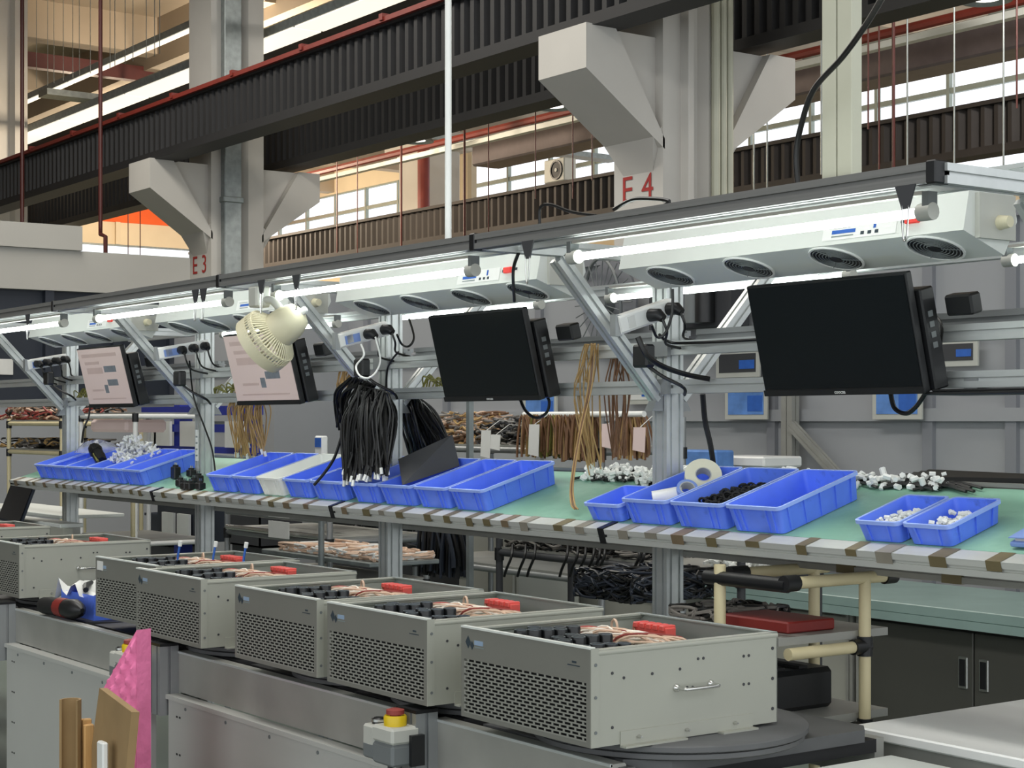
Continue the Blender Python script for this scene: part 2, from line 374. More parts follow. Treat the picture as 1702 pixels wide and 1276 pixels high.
# dark crane girders with corrugated webs
def girder(name, Y, z0, z1, x0, x1, m, label, pitch=.147, pipe=True):
    t = thing(name, label, 'girder', ((x0 + x1) / 2, Y, z0)); o = ((x0 + x1) / 2, Y, z0)
    b = MB(o); n = int((x1 - x0) / pitch); pts = []
    for k in range(n):
        x = x0 + k * pitch
        pts += [(x, Y + .12), (x + .05, Y + .12), (x + .07, Y + .06), (x + .125, Y + .06)]
    pts.append((x0 + n * pitch, Y + .12)); k = len(pts)
    b.add([(p[0], p[1], z0) for p in pts] + [(p[0], p[1], z1) for p in pts], [(i, i + 1, k + i + 1, k + i) for i in range(k - 1)])
    obj('corrugated_web', b, m, t)
    obj('bottom_flange', MB(o).box(x0, x1, Y, Y + .3, z0 - .03, z0 + .06), m, t)
    obj('top_flange', MB(o).box(x0, x1, Y + .02, Y + .28, z1 - .02, z1 + .03), m, t)
    return t, o
g1, o1 = girder('crane_girder', 7.9, 3.02, 3.58, -46, -2, 'girder_paint', 'near dark crane girder with corrugated web and red rail on top')
obj('power_rail', MB(o1).box(-46, -2, 7.88, 7.95, 3.585, 3.63), 'red_paint', g1)
for k in range(22): obj('rail_clip', MB(o1).box(-40 + 1.5 * k, -39.94 + 1.5 * k, 7.865, 7.955, 3.60, 3.66), 'red_paint', g1)
girder('crane_girder', 9.62, 3.09, 3.7, -46, -2, 'girder_paint', 'dark crane girder on the rear side of the lettered columns')
girder('crane_girder', 15.7, 3.1, 3.66, -34, 3, 'girder_brown', 'brown corrugated crane girder below the far window strip', pitch=.19)

# services under the roof
solo('air_duct', MB().bbox(-24.9, 3, 17, 17.6, 4.56, 5.0, .03).box(-24.9, 3, 16.97, 17.63, 4.96, 5.03), 'duct_paint', 'long rectangular grey air duct hanging in front of the windows', 'duct')
def pipe(name, pts, r, m, label, cat='pipe', group=None, n=8): return solo(name, MB().tube(pts, r, n), m, label, cat, group, True)
pipe('sprinkler_pipe', [(-34, 16, 4.82), (2, 16, 4.82)], .06, 'red_paint', 'horizontal red sprinkler main just under the rear girder')
for k, y in enumerate((15.2, 15.5)):
    solo('cable_tray', MB().box(-31 + 6 * k, 2, y, y + .12, 4.42 + .1 * k, 4.49 + .1 * k), 'white_paint', ('front' if k == 0 else 'rear') + ' white cable tray running along the sprinkler main', 'cable tray')
solo('roof_girder', MB().box(-47, -14, 11.2, 11.45, 5.0, 5.12).box(-47, -14, 11.27, 11.38, 4.8, 5.3), 'girder_paint', 'dark roof beam in the warm lit corner of the hall', 'beam')
solo('red_beam', MB().prism([(-.1, -.13), (.1, -.13), (.1, .13), (-.1, .13)], (-28.8, 8.5, 6.3), (-28.8, 12.8, 6.3)), 'red_dark', 'dark red cross beam under the ceiling in the upper corner', 'beam')
solo('riser_pipe', MB().cyl((-29.6, 19, FL), (-29.6, 19, 6.3), .13, 12), 'red_paint', 'thick red riser pipe in front of the far windows', 'pipe', sm=True)
solo('wall_column', MB().bbox(-32.2, -31.2, 20, 21, FL, 6.6, .03).bbox(-32.5, -30.9, 19.8, 21.2, 6.0, 6.4, .03), 'column_paint', 'plain pale pillar between the far windows', 'column')
solo('cladding_panel', MB().poly_z([(-34.6 + .1 * k, 22 + (.05 if k % 2 else 0)) for k in range(24)] + [(-32.3, 22.2), (-34.6, 22.2)], FL, 6.5), 'wall_cream', 'ribbed cream cladding beside the plain pillar', 'panel')
# long ceiling lights
for i, (y, z, x0, x1, wd_) in enumerate(((9.62, 4.62, -30, -12.5, .42), (10.6, 5.75, -30, -13, .16))):
    t = thing('strip_light', ('lower' if i == 0 else 'upper') + ' long strip light with white reflector under the concrete ceiling', 'light', ((x0 + x1) / 2, y, z)); o = ((x0 + x1) / 2, y, z)
    obj('housing', MB(o).poly_x([(y - wd_ / 2, z), (y - wd_ / 2 - .02, z + .09), (y + wd_ / 2 + .02, z + .09), (y + wd_ / 2, z)], x0, x1), 'galvanised', t)
    n = int((x1 - x0) / 2.4)
    for k in range(n):
        a = x0 + (x1 - x0) * k / n
        obj('diffuser', MB(o).box(a + .03, a + (x1 - x0) / n - .03, y - wd_ / 2 + .02, y + wd_ / 2 - .02, z - .015, z + .002), 'panel_glow', t)
# more services below the ceiling
pipe('ceiling_pipe', [(-40, 13.2, 5.6), (-14, 13.2, 5.6)], .05, 'red_dark', 'dark red pipe under the warm lit ceiling corner')
pipe('ceiling_pipe', [(-40, 12.0, 6.0), (-14, 12.0, 6.0)], .035, 'galvanised', 'thin grey pipe under the warm lit ceiling corner')
solo('cross_tray', MB().box(-27.2, -26.8, 9.9, 22, 5.35, 5.45), 'galvanised', 'grey cable tray crossing the warm lit ceiling corner', 'cable tray')
# high bay lamps
for px, py, Y, lab in ((693, 236, 14.5, 'round high bay lamp hanging over the far window strip'), (921, 180, 14.5, 'round high bay lamp half hidden behind the corbel'), (1640, 2, 14.5, 'round high bay lamp at the top edge above the duct')):
    p = at(px, py, Y); t = thing('high_bay_lamp', lab, 'lamp', p, group='high bay lamps')
    obj('shade', MB().lathe([(.03, .34), (.1, .32), (.12, .2), (.27, .02), (.27, 0), (.25, .0), (.1, .17), (.02, .18)], (0, 0, 0), (0, 0, 1), 24), 'galvanised', t, True)
    obj('bulb', MB().lathe([(.02, .1), (.12, .06), (.14, .02), (.02, .01)], (0, 0, 0), (0, 0, 1), 16), 'lamp_glow', t, True)
    obj('driver', MB().cyl((0, 0, .34), (0, 0, .5), .11, 12), 'black_plastic', t, True)
    obj('rod', MB().cyl((0, 0, .5), (0, 0, 7.2 - p.z), .015, 6), 'galvanised', t)
# thin drop rods and pipes
k = 0
for px, y0, y1, Y, r, m in ((37, -60, 398, 7.5, .027, 'red_dark'), (167, -60, 300, 7.5, .025, 'red_dark')):
    a, b = at(px, y0, Y), at(px, y1, Y); pts = [(a.x, a.y, 7.15), (a.x, a.y, b.z)]
    if k: pts = smooth([(a.x, a.y, 7.15), (a.x, a.y, b.z + .4), (a.x, a.y, b.z - .35), (a.x, a.y, b.z - .62)], 4); pts += [(a.x + .15, a.y, b.z - .66), (a.x + .15, a.y, b.z - .9)]
    pipe('drop_pipe', pts, r, m, 'dark red drop pipe in front of the near girder, ' + ('beside the far column' if k == 0 else 'with a kinked lower end')); k += 1
roddata = {}
def nth(k): return ['first', 'second', 'third', 'fourth', 'fifth', 'sixth', 'seventh', 'eighth', 'ninth', 'tenth', 'eleventh', 'twelfth', 'thirteenth', 'fourteenth', 'fifteenth', 'sixteenth'][k]
def rod(px, ytop, ybot, Y, r, m, label):
    b = at(px, ybot, Y)
    return solo('hanger_rod', MB().cyl((b.x, b.y, b.z), (b.x, b.y, 7.2), r, 6), m, label, 'rod', 'hanger rods under the roof')
cnt = {}
for px, yb, Y in ((107, 390, 13), (213, 430, 13), (233, 430, 13), (560, 420, 14.6), (594, 420, 14.6), (667, 420, 14.6), (772, 400, 14.6), (812, 400, 14.6), (890, 330, 14.6), (952, 330, 14.6), (984, 300, 14.6),
                  (1253, 320, 13.8), (1275, 320, 13.8), (1365, 290, 13.8), (1443, 215, 13.8), (1461, 290, 13.8), (1485, 290, 13.8), (1508, 290, 13.8), (1586, 290, 13.8), (1668, 290, 13.8), (1690, 180, 13.8)):
    red = px not in (1586, 1668, 1508, 1365, 1275, 1253); w_ = 'by the orange wall' if px < 300 else ('before the windows, left of E 4' if px < 1100 else 'right of E 4')
    k = cnt[(red, w_)] = cnt.get((red, w_), -1) + 1
    rod(px, 0, yb, Y, .018 if px in (667, 772, 1485) else .010, 'red_dark' if red else 'galvanised', nth(k) + (' dark red' if red else ' grey') + ' hanger rod from the left ' + w_)
for k in range(16): rod(45 + 15 * k + rng.uniform(-5, 5), 0, 150 - 4 * k, 9.8, .006, 'galvanised', nth(k) + ' thin ceiling wire from the left in the upper left corner')
# far bay: outdoor unit on the brown girder
p = at(930, 298, 17.2); t = thing('condenser_unit', 'grey condenser unit with round dark fan above the brown girder', 'condenser', (at(930, 298, 15.85).x, 15.86, 3.70)); 
obj('casing', MB().bbox(-.26, .26, -.12, .12, 0, .36, .015), 'light_grey_plastic', t); obj('fan_guard', MB().ring((.07, -.13, .18), (0, 1, 0), .15, .125, .02, 24), 'black_plastic', t)
obj('fan_disc', MB().cyl((.07, -.125, .18), (.07, -.12, .18), .125, 20), 'dark_grey', t); obj('fan_hub', MB().cyl((.07, -.14, .18), (.07, -.12, .18), .03, 14), 'light_grey_plastic', t)
obj('support', MB().box(-.24, .24, -.1, .1, -.01, 0), 'galvanised', t)

# partition wall behind the line
t = struct('wall_partition', MB().box(-15.9, 3, 7.2, 7.3, FL, 1.12), 'partition_white')
def onwall(name, x0, x1, z0, z1, m, th=.02): 
    return obj(name, MB((Vector(t.location) - Vector((0, 0, EYE)))).box(x0, x1, 7.2 - th, 7.2, z0, z1), m, t)
for x in (-15.2, -13.8, -12.1, -10.9, -9.7, -8.35, -7.35, -6.15, -5.6, -4.8, -3.6, -2.4, -1.2, 0): onwall('upright', x, x + .07, FL, 1.12, 'partition_grey', .03)
onwall('cross_bar', -15.9, 3, .0, .07, 'partition_white', .04); onwall('cross_bar', -15.9, 3, .47, .53, 'partition_grey', .03); onwall('top_bar', -15.9, 3, 1.06, 1.12, 'partition_grey', .04)
# ================================================================== the assembly line frame
PX = [-8.463, -6.857, -5.288, -3.741, -2.170]; PY = 3.25
SPAN = 1.573; SY, SH, SLOPE = 3.01, -.302, .303           # shelf front edge, its height, its slope
ROW = 'aluminium workstation frame '
names = ['fifth post, at the far end of the shelf', 'post behind the black sockets and blue bins', 'post behind the hanging black cables', 'post nearest the bin of black parts', 'post at the near end']
frame = thing('workstation_frame', 'aluminium extrusion frame of the workstation row with posts, arms and rails', 'frame', (-5.3, PY, FL)); fo = (-5.3, PY, FL)
for i, x in enumerate(PX):
    obj('post', MB(fo).ext((x, PY, FL), (x, PY, .5), .064, .064, 2, 2, (0, 1, 0)), 'alu', frame)
    obj('foot_plate', MB(fo).box(x - .06, x + .06, PY - .06, PY + .06, FL, FL + .012), 'alu_dark', frame)
    obj('cross_beam', MB(fo).ext((x, 2.58, .48), (x, 3.92, .48), .04, .04), 'alu', frame)
    for s in (-1, 1):
        obj('arm', MB(fo).ext((x, PY + s * .04, .07), (x, PY + s * .405, .455), .04, .04, 1, 1, (1, 0, 0)), 'alu', frame)
        g = obj('arm_gusset', MB(fo).poly_x([(PY + s * .032, .03), (PY + s * .075, .03), (PY + s * .032, .10)], x - .018, x + .018), 'alu_dark', frame)
    for z in (.10, .21): obj('bracket', MB(fo).box(x - .05, x + .05, PY - .045, PY - .03, z - .022, z + .022), 'alu_dark', frame)
for i in range(4):
    a, b = PX[i] + .034, PX[i + 1] - .034
    for z in (.10, .212): obj('monitor_rail', MB(fo).ext((a, PY - .012, z), (b, PY - .012, z), .04, .04), 'alu', frame)
    obj('rear_rail', MB(fo).ext((a, PY + .10, .25), (b, PY + .10, .25), .04, .04), 'alu_dark', frame)
    for y in (2.575, 3.925):
        obj('top_rail', MB(fo).ext((PX[i] + (.012 if i else -.8), y, .482), (PX[i + 1] - .012, y, .482), .04, .04, 1, 1), 'rail_grey' if y < 3 else 'alu', frame)
    obj('lamp_rail', MB(fo).ext((a, 2.70, .478), (b, 2.70, .478), .03, .03), 'alu', frame)
    obj('blower_rail', MB(fo).ext((a, 3.065, .55), (b, 3.065, .55), .03, .03), 'alu', frame)
for i, x in enumerate(PX): obj('joint_cap', MB(fo).bbox(x - .013, x + .013, 2.553, 2.597, .459, .505, .003), 'black_plastic', frame)
obj('far_post', MB(fo).ext((-9.95, PY, FL), (-9.95, PY, .5), .064, .064, 2, 2, (0, 1, 0)), 'alu', frame)
for z in (.10, .212): obj('monitor_rail', MB(fo).ext((-9.9, PY - .012, z), (PX[0] - .034, PY - .012, z), .04, .04), 'alu', frame)
obj('top_rail', MB(fo).ext((-11, 2.575, .482), (PX[0] - .8, 2.575, .482), .04, .04), 'rail_grey', frame)

# the sloping shelf with its green mat
def sz(y): return SH + SLOPE * (y - SY)
X0s, X1s = -8.66, -1.85; RF = 2.997; SD = Vector((0, math.cos(math.atan(SLOPE)), math.sin(math.atan(SLOPE)))); SN = Vector((0, -SD.z, SD.y))
shelf = thing('sloping_shelf', 'long sloping parts shelf with green mat and taped aluminium front rail', 'shelf', ((X0s + X1s) / 2, SY, SH)); so = ((X0s + X1s) / 2, SY, SH)
SLO = math.atan(SLOPE)
cut = [X0s] + PX[1:4] + [X1s]
for i in range(4):
    a, b = cut[i] + (.014 if i else 0), cut[i + 1] - .014
    rc = lambda x: Vector((x, RF, sz(RF))) + SD * .0275 - SN * .02
    obj('front_rail', MB(so).ext(rc(a), rc(b), .055, .04, 0, 1, SN), 'rail_light', shelf)
    if i: obj('joint_plate', MB(so).prism([(-.030, -.023), (.030, -.023), (.030, .023), (-.030, .023)], rc(cut[i] - .012), rc(cut[i] + .012), SN), 'black_plastic', shelf)
obj('end_cap', MB(so).prism([(-.0275, -.02), (.0275, -.02), (.0275, .02), (-.0275, .02)], rc(X0s - .006), rc(X0s), SN), 'black_plastic', shelf)
obj('deck', MB(so).poly_x([(SY + .04, sz(SY + .04) - .02), (SY + .04, sz(SY + .04) - .004), (3.46, sz(3.46) - .004), (3.46, sz(3.46) - .02)], X0s, X1s), 'alu_dull', shelf)
obj('green_mat', MB(so).poly_x([(SY + .042, sz(SY + .042) - .004), (SY + .042, sz(SY + .042)), (3.45, sz(3.45)), (3.45, sz(3.45) - .004)], X0s + .02, X1s), 'mat_green', shelf)
obj('back_rail', MB(so).ext((X0s, 3.475, sz(3.46) - .005), (X1s, 3.475, sz(3.46) - .005), .03, .03), 'alu_dull', shelf)
obj('under_rail', MB(so).ext((X0s, 3.30, -.375), (X1s, 3.30, -.375), .04, .04), 'alu_dull', shelf)
for x in PX[:4] + [-2.0]: obj('shelf_bracket', MB(so).prism([(-.015, -.015), (.015, -.015), (.015, .015), (-.015, .015)], (x + .05, SY + .05, SH - .03), (x + .05, 3.45, sz(3.45) - .04)), 'alu', shelf)
# tape wrapped over the front rail
x = X0s + .06; k = 0
while x < X1s - .05:
    wd_ = rng.uniform(.034, .05)
    if all(abs(x + wd_ / 2 - q) > .04 for q in PX):
        o = MB(so); f0 = Vector((x, RF, sz(RF))) - SD * .0012 + SN * .0012; wv = Vector((wd_, 0, 0)); bk = SD * .058; dn = -SN * rng.uniform(.016, .03)
        o.add([f0 + dn, f0 + dn + wv, f0 + wv, f0, f0 + bk, f0 + bk + wv], [(0, 1, 2, 3), (3, 2, 5, 4)])
        obj('tape_patch', o, ('tape_olive', 'tape_brown', 'tape_grey', 'tape_olive')[rng.randrange(4)], shelf); k += 1
    x += wd_ + rng.choice((.06, .075, .09, .11, .13))
for x in (-2.75, -2.45, -2.2, -3.1): obj('tape_patch', MB(so).box(x, x + .06, 3.277, 3.323, -.397, -.354), 'tape_olive', shelf)

# fluorescent tubes along the row
def tube_light(x0, x1, y, z, label, tail=True, grp='tube lights of the workstation row'):
    xm = (x0 + x1) / 2; t = thing('tube_light', label, 'tube light', (xm, y, z), group=grp); h = (x1 - x0) / 2
    obj('tube', MB().cyl((-h + .035, 0, 0), (h - .035, 0, 0), .0098, 12), 'tube_glow', t, True)
    obj('batten', MB().poly_x([(-.012, .034), (-.010, .042), (.010, .042), (.012, .034)], -h + .02, h - .02), 'alu_dull', t)
    for s in (-1, 1):
        obj('end_cap', MB().cyl((s * (h - .035), 0, 0), (s * h, 0, 0), .018, 14), 'light_grey_plastic', t, True)
        obj('lamp_holder', MB().box(s * (h - .01) - .008, s * (h - .01) + .008, -.014, .014, 0, .04), 'grey_plastic', t)
    return t
where = ['above the big black monitor and bin of black parts', 'over the black monitor at the row middle', 'beside the beige clip fan', 'at the far end of the row']
for i, (x0, x1) in enumerate(((-3.444, -2.252), (-5.07, -3.875), (-6.64, -5.41), (-8.2, -6.99))):
    tube_light(x0, x1, 2.66, .422, 'lit front tube light ' + where[i])
for i, (x0, x1) in enumerate(((-3.0, -1.8), (-4.75, -3.56), (-6.3, -5.15), (-7.9, -6.7))):
    tube_light(x0, x1, 3.84, .445, 'lit rear tube light ' + where[i], grp='rear tube lights')

# overhead ionising air blowers
def blower(xm, label):
    t = thing('air_blower', label, 'blower', (xm, 2.96, .37), group='ionising air blowers of the row'); o = (0, 2.96, .37); h = .595
    P = [(2.96, .42), (2.983, .524), (3.13, .524), (3.145, .45), (3.10, .372)]
    obj('casing', MB(o).poly_x(P, -h, h), 'white_paint', t)
    n = Vector((0, -.324, -.946)); c0 = Vector((0, 3.028, .397)); sdir = Vector((0, .946, -.324))
    for k in range(4):
        cx = -.455 + .305 * k; c = c0 + Vector((cx, 0, 0)) - Vector(o); R = .065
        f = thing_part('fan', t)
        ring = MB().ring(c + n * .002, n, R + .004, R - .001, .006, 28); obj('fan_ring', ring, 'white_plastic', f)
        obj('fan_well', MB().cyl(c + n * .0015, c + n * .0005, R, 28), 'black_plastic', f)
        g = MB()
        for r in (.058, .050, .042, .034, .026, .019): g.torus(c + n * .004, n, r, .0014, 24, 4)
        for q in range(3):
            a = Vector((math.cos(2 * PI * q / 3 + .3), 0, 0)) + sdir * math.sin(2 * PI * q / 3 + .3); g.cyl(c + n * .004, c + n * .004 + a * R, .0014, 5)
        obj('fan_guard', g, 'grey_plastic', f, kind='stuff')
        obj('fan_hub', MB().cyl(c + n * .002, c + n * .006, .015, 16), 'black_plastic', f)
    fr = lambda z, off=.0: 2.96 + (z - .42) * .015 / .068 - off
    def label_plate(name, xa_, xb_, za, zb, m, off=.0012):
        return obj(name, MB(o).add([(xa_, fr(za, off), za), (xb_, fr(za, off), za), (xb_, fr(zb, off), zb), (xa_, fr(zb, off), zb)], [(0, 1, 2, 3)]), m, t)
    label_plate('label', .17, .40, .431, .470, 'white_plastic')
    label_plate('label_band', .20, .275, .445, .454, 'print_blue', .002)
    label_plate('label_line', .20, .27, .4375, .4405, 'print_grey', .002); label_plate('label_line', .19, .26, .459, .461, 'print_grey', .002)
    for k in range(3): label_plate('label_mark', .292 + .022 * k, .303 + .022 * k, .437, .445, 'print_dark', .002)
    label_plate('label_stripe', .33, .338, .449, .466, 'print_blue', .002)
    obj('switch', MB(o).bbox(.43, .468, 2.955, 2.968, .448, .466, .002), 'led_red', t)
    label_plate('switch_mark', .412, .424, .452, .461, 'print_dark', .002); label_plate('switch_mark', .475, .49, .455, .463, 'print_dark', .002)
    obj('end_plate', MB(o).box(h, h + .012, 3.0, 3.125, .405, .505), 'light_grey_plastic', t)
    obj('speed_knob', MB(o).cyl((h + .012, 3.07, .442), (h + .04, 3.07, .442), .017, 14, .013), 'fan_beige', t, True)
    for s in (-.4, .4): obj('mount', MB(o).box(s - .02, s + .02, 3.05, 3.08, .524, .535), 'alu_dark', t)
    return t
def thing_part(name, parent):
    o = bpy.data.objects.new(name, None); C.objects.link(o); o.parent = parent; o.empty_display_size = .05; return o
bl = ['white four-fan air blower above the big black monitor', 'white four-fan air blower above the middle black monitor', 'white four-fan air blower partly behind the beige clip fan', 'white four-fan air blower at the far end of the row']
for i in range(4):
    x = -3.018 - [0, 1.573, 3.12, 4.66][i]
    if i == 0: b0 = blower(x, bl[0])
    else:
        b = copy_tree(b0); b.location.x = x; b['label'] = bl[i]

# hanger hooks below the front rail
def hook(x, lab):
    t = thing('hanger_hook', lab, 'hook', (x, 2.553, .405), group='spring hooks under the front rail')
    obj('plate', MB().slab([(-.026, 0, .058), (.026, 0, .058), (.009, 0, .012), (-.009, 0, .012)], (0, .004, 0)), 'dark_grey', t)
    obj('wire_hook', MB().tube(smooth([(-.008, .002, .024), (-.007, 0, -.01), (-.004, 0, -.045), (.0, 0, -.052), (.004, 0, -.045), (.008, 0, -.01), (.008, .002, .024)], 4), .0018, 6), 'steel', t, True)
    return t
for px, lab in ((1508, 'dark hook plate over the red blower switch'), (880, 'dark hook plate beside the hanging black power cord'), (495, 'dark hook plate with white ring beside the clip fan'), (437, 'dark hook plate holding the beige clip fan'),
                (340, 'nearer of two paired hook plates'), (327, 'farther of two paired hook plates'), (48, 'dark hook plate at the far end of the rail')):
    hook(xa(px, 2.56), lab)

# monitors with small computers behind them
def monitor(xm, on, label, rz=0):
    t = thing('monitor', label, 'monitor', (xm, 3.118, .066), rot=(-math.radians(-14), 0, rz)); w, h = .268, .292
    obj('casing', MB().bbox(-w, w, 0, .022, 0, h, .003), 'black_plastic', t)
    obj('screen', MB().box(-w + .006, w - .006, -.0015, .001, .018, h - .006), 'screen_page' if on else 'screen_off', t)
    obj('chin', MB().box(-w, w, -.003, 0, 0, .0155), 'black_plastic', t)
    if not on: text('brand_mark', 'coocaa', .013, (0, -.0035, .008), (PI / 2, 0, 0), 'paper', t, .0003)
    else:
        for (a, b, c, d, m) in ((-.22, .2, .245, .262, 'screen_band'), (-.2, -.02, .21, .225, 'screen_band'), (.02, .16, .17, .20, 'screen_print'), (-.19, .0, .165, .195, 'screen_band'), (.03, .15, .105, .135, 'screen_print'), (-.02, .02, .07, .11, 'screen_print'), (-.18, -.04, .08, .09, 'screen_band'), (-.2, .2, .04, .046, 'screen_band')):
            obj('page_block', MB().box(a, b, -.0022, -.0014, c, d), m, t)
    pc = obj('mini_computer', MB().bbox(.02, w + .012, .026, .075, .0, .245, .004), 'black_plastic', t)
    for z in (.10, .125, .15, .175): obj('port', MB().box(w + .0125, w + .0135, .04, .056, z, z + .014), 'grey_plastic', pc)
    obj('mount_arm', MB().box(-.05, .05, .022, .10, .09, .17), 'alu_dark', t)
    obj('power_adapter', MB().bbox(.29, .37, .09, .13, .165, .215, .005), 'black_plastic', t)
    return t
mon = [monitor(-2.932, 0, 'large black switched-off monitor at the near end of the row'), monitor(-4.455, 0, 'black switched-off monitor beside the hanging black cables'),
       monitor(-5.995, 1, 'lit monitor with pink document page behind the clip fan'), monitor(-7.590, 1, 'lit monitor with pink document page at the far end')]
# ================================================================== conveyor in the foreground
CZ = -.69
conv = thing('conveyor', 'long conveyor with aluminium side rail, grey side panels and dark pallets', 'conveyor', (-7.0, 2.5, FL)); co = (-7.0, 2.5, FL)
J = [-3.30, -4.715, -6.13, -7.545, -8.96, -10.4, -12]
ends = [-2.58] + J
for i in range(len(ends) - 1):
    a, b = ends[i + 1] + (.035), ends[i] - (.14 if i else 0)
    a2, b2 = ends[i + 1] + .02, ends[i] - .045
    obj('side_rail', MB(co).prism([(-.02, -.06), (.02, -.06), (.02, -.012), (.014, -.008), (.014, .004), (.02, .008), (.02, .056), (.016, .06), (-.02, .06)], (b2, 2.15, CZ - .058), (a2, 2.15, CZ - .058)), 'alu_dull', conv)
    obj('rail_edge_highlight', MB(co).box(a2, b2, 2.128, 2.134, CZ - .003, CZ + .003), 'alu', conv)  # bright strip added for the highlight along the rail's top edge
    obj('ledge', MB(co).box(a2 + .02, b2 - .02, 2.088, 2.13, CZ - .135, CZ - .122), 'panel_paint', conv)
    p = obj('side_panel', MB(co).box(a2 + .03, b2 - .03, 2.094, 2.11, -1.27, CZ - .135), 'panel_paint', conv)
    for x in (a2 + .09, b2 - .09):
        for z in (-.87, -.98, -1.09, -1.2):
            for q in (0, .02): obj('slot', MB(co).bbox(x + q - .005, x + q + .005, 2.0925, 2.0945, z - .003, z + .003, .0008), 'black_plastic', p)
    n = 5
    for k in range(n):
        x = a2 + .15 + (b2 - a2 - .3) * k / (n - 1); obj('screw', MB(co).cyl((x, 2.0945, CZ - .15), (x, 2.0915, CZ - .15), .005, 8), 'grey_plastic', p)
    obj('back_rail', MB(co).box(a2, b2, 2.9, 2.93, CZ - .12, CZ - .03), 'alu_dull', conv)
    obj('leg', MB(co).ext((ends[i + 1], 2.2, FL), (ends[i + 1], 2.2, CZ - .13), .06, .06, 1, 1, (0, 1, 0)), 'alu_dull', conv); obj('leg', MB(co).ext((ends[i + 1], 2.86, FL), (ends[i + 1], 2.86, CZ - .13), .06, .06, 1, 1, (0, 1, 0)), 'alu_dull', conv)
for x in J:
    obj('joint_post', MB(co).ext((x, 2.10, -.875), (x, 2.10, CZ + .02), .085, .06, 2, 1, (0, 1, 0)), 'alu_dark', conv)
    obj('post_cap', MB(co).box(x - .043, x + .043, 2.07, 2.13, CZ + .02, CZ + .028), 'black_plastic', conv)
obj('bed', MB(co).box(-12, -2.62, 2.17, 2.9, CZ - .06, CZ - .03), 'belt_black', conv)
x = -2.60; k = 0
while x > -12:
    L_ = .58; a = x - L_ + .02
    obj('pallet_plate', MB(co).poly_z([(a, 2.19), (x - .06, 2.19), (x, 2.27), (x, 2.84), (x - .04, 2.88), (a, 2.88)], CZ - .028, CZ), 'plate_dark' if k == 0 else 'belt_black', conv); x -= L_; k += 1
obj('chain_link', MB(co).bbox(-2.66, -2.60, 2.14, 2.19, CZ - .05, CZ - .005, .01).cyl((-2.63, 2.13, CZ - .03), (-2.63, 2.2, CZ - .03), .012, 10), 'plate_dark', conv)
solo('end_cover', MB().bbox(-2.56, -2.36, 2.25, 2.88, -1.3, -.742, .01), 'white_paint', 'white sheet cover at the near end of the conveyor', 'cover')

# emergency stop boxes
def estop(x, y, z, label):
    t = thing('emergency_stop', label, 'switch', (x, y, z - .10), group='emergency stops along the conveyor')
    obj('lower_case', MB().bbox(-.035, .055, -.035, .04, 0, .05, .006), 'grey_plastic', t)
    obj('upper_case', MB().bbox(-.0355, .0555, -.0355, .0405, .05, .088, .006), 'light_grey_plastic', t)
    obj('side_module', MB().bbox(-.085, -.037, -.03, .035, .006, .082, .005), 'light_grey_plastic', t)
    obj('side_module_base', MB().bbox(-.0855, -.0365, -.0305, .0355, .004, .042, .005), 'grey_plastic', t)
    obj('yellow_ring', MB().lathe([(.026, .086), (.027, .108), (.024, .112), (.02, .108)], (.012, 0, 0), (0, 0, 1), 24), 'yellow_plastic', t, True)
    obj('yellow_lug', MB().torus((-.016, 0, .112), (0, 1, 0), .007, .0025, 14, 6), 'yellow_plastic', t, True)
    obj('red_button', MB().lathe([(.012, .10), (.013, .112), (.021, .114), (.021, .124), (.01, .127)], (.012, 0, 0), (0, 0, 1), 24), 'wire_red', t, True)
    obj('black_button', MB().lathe([(.016, .08), (.016, .092), (.012, .096)], (-.06, 0, 0), (0, 0, 1), 18), 'black_plastic', t, True)
    obj('button_collar', MB().ring((-.06, 0, .09), (0, 0, 1), .018, .015, .006, 18), 'steel', t, True)
    obj('cable', MB().tube(smooth([(-.01, .0, .0), (.0, -.002, -.03), (.03, .0, -.07), (.06, .03, -.12)], 5), .007, 8), 'cable_black', t, True)
    obj('mount_plate', MB().box(.056, .068, .01, .045, .0, .07), 'black_plastic', t)
    return t
p = at(640, 1200, 2.02)
e1 = estop(p.x + .0, 2.04, p.z + .005, 'yellow-ringed emergency stop box at the near conveyor joint')
for x, l in ((J[1] - .115, 'yellow-topped emergency stop half hidden behind pink foam'), (J[2] - .115, 'emergency stop at the far conveyor joint by the frame edge')):
    c = copy_tree(e1); c.location.x = x; c['label'] = l

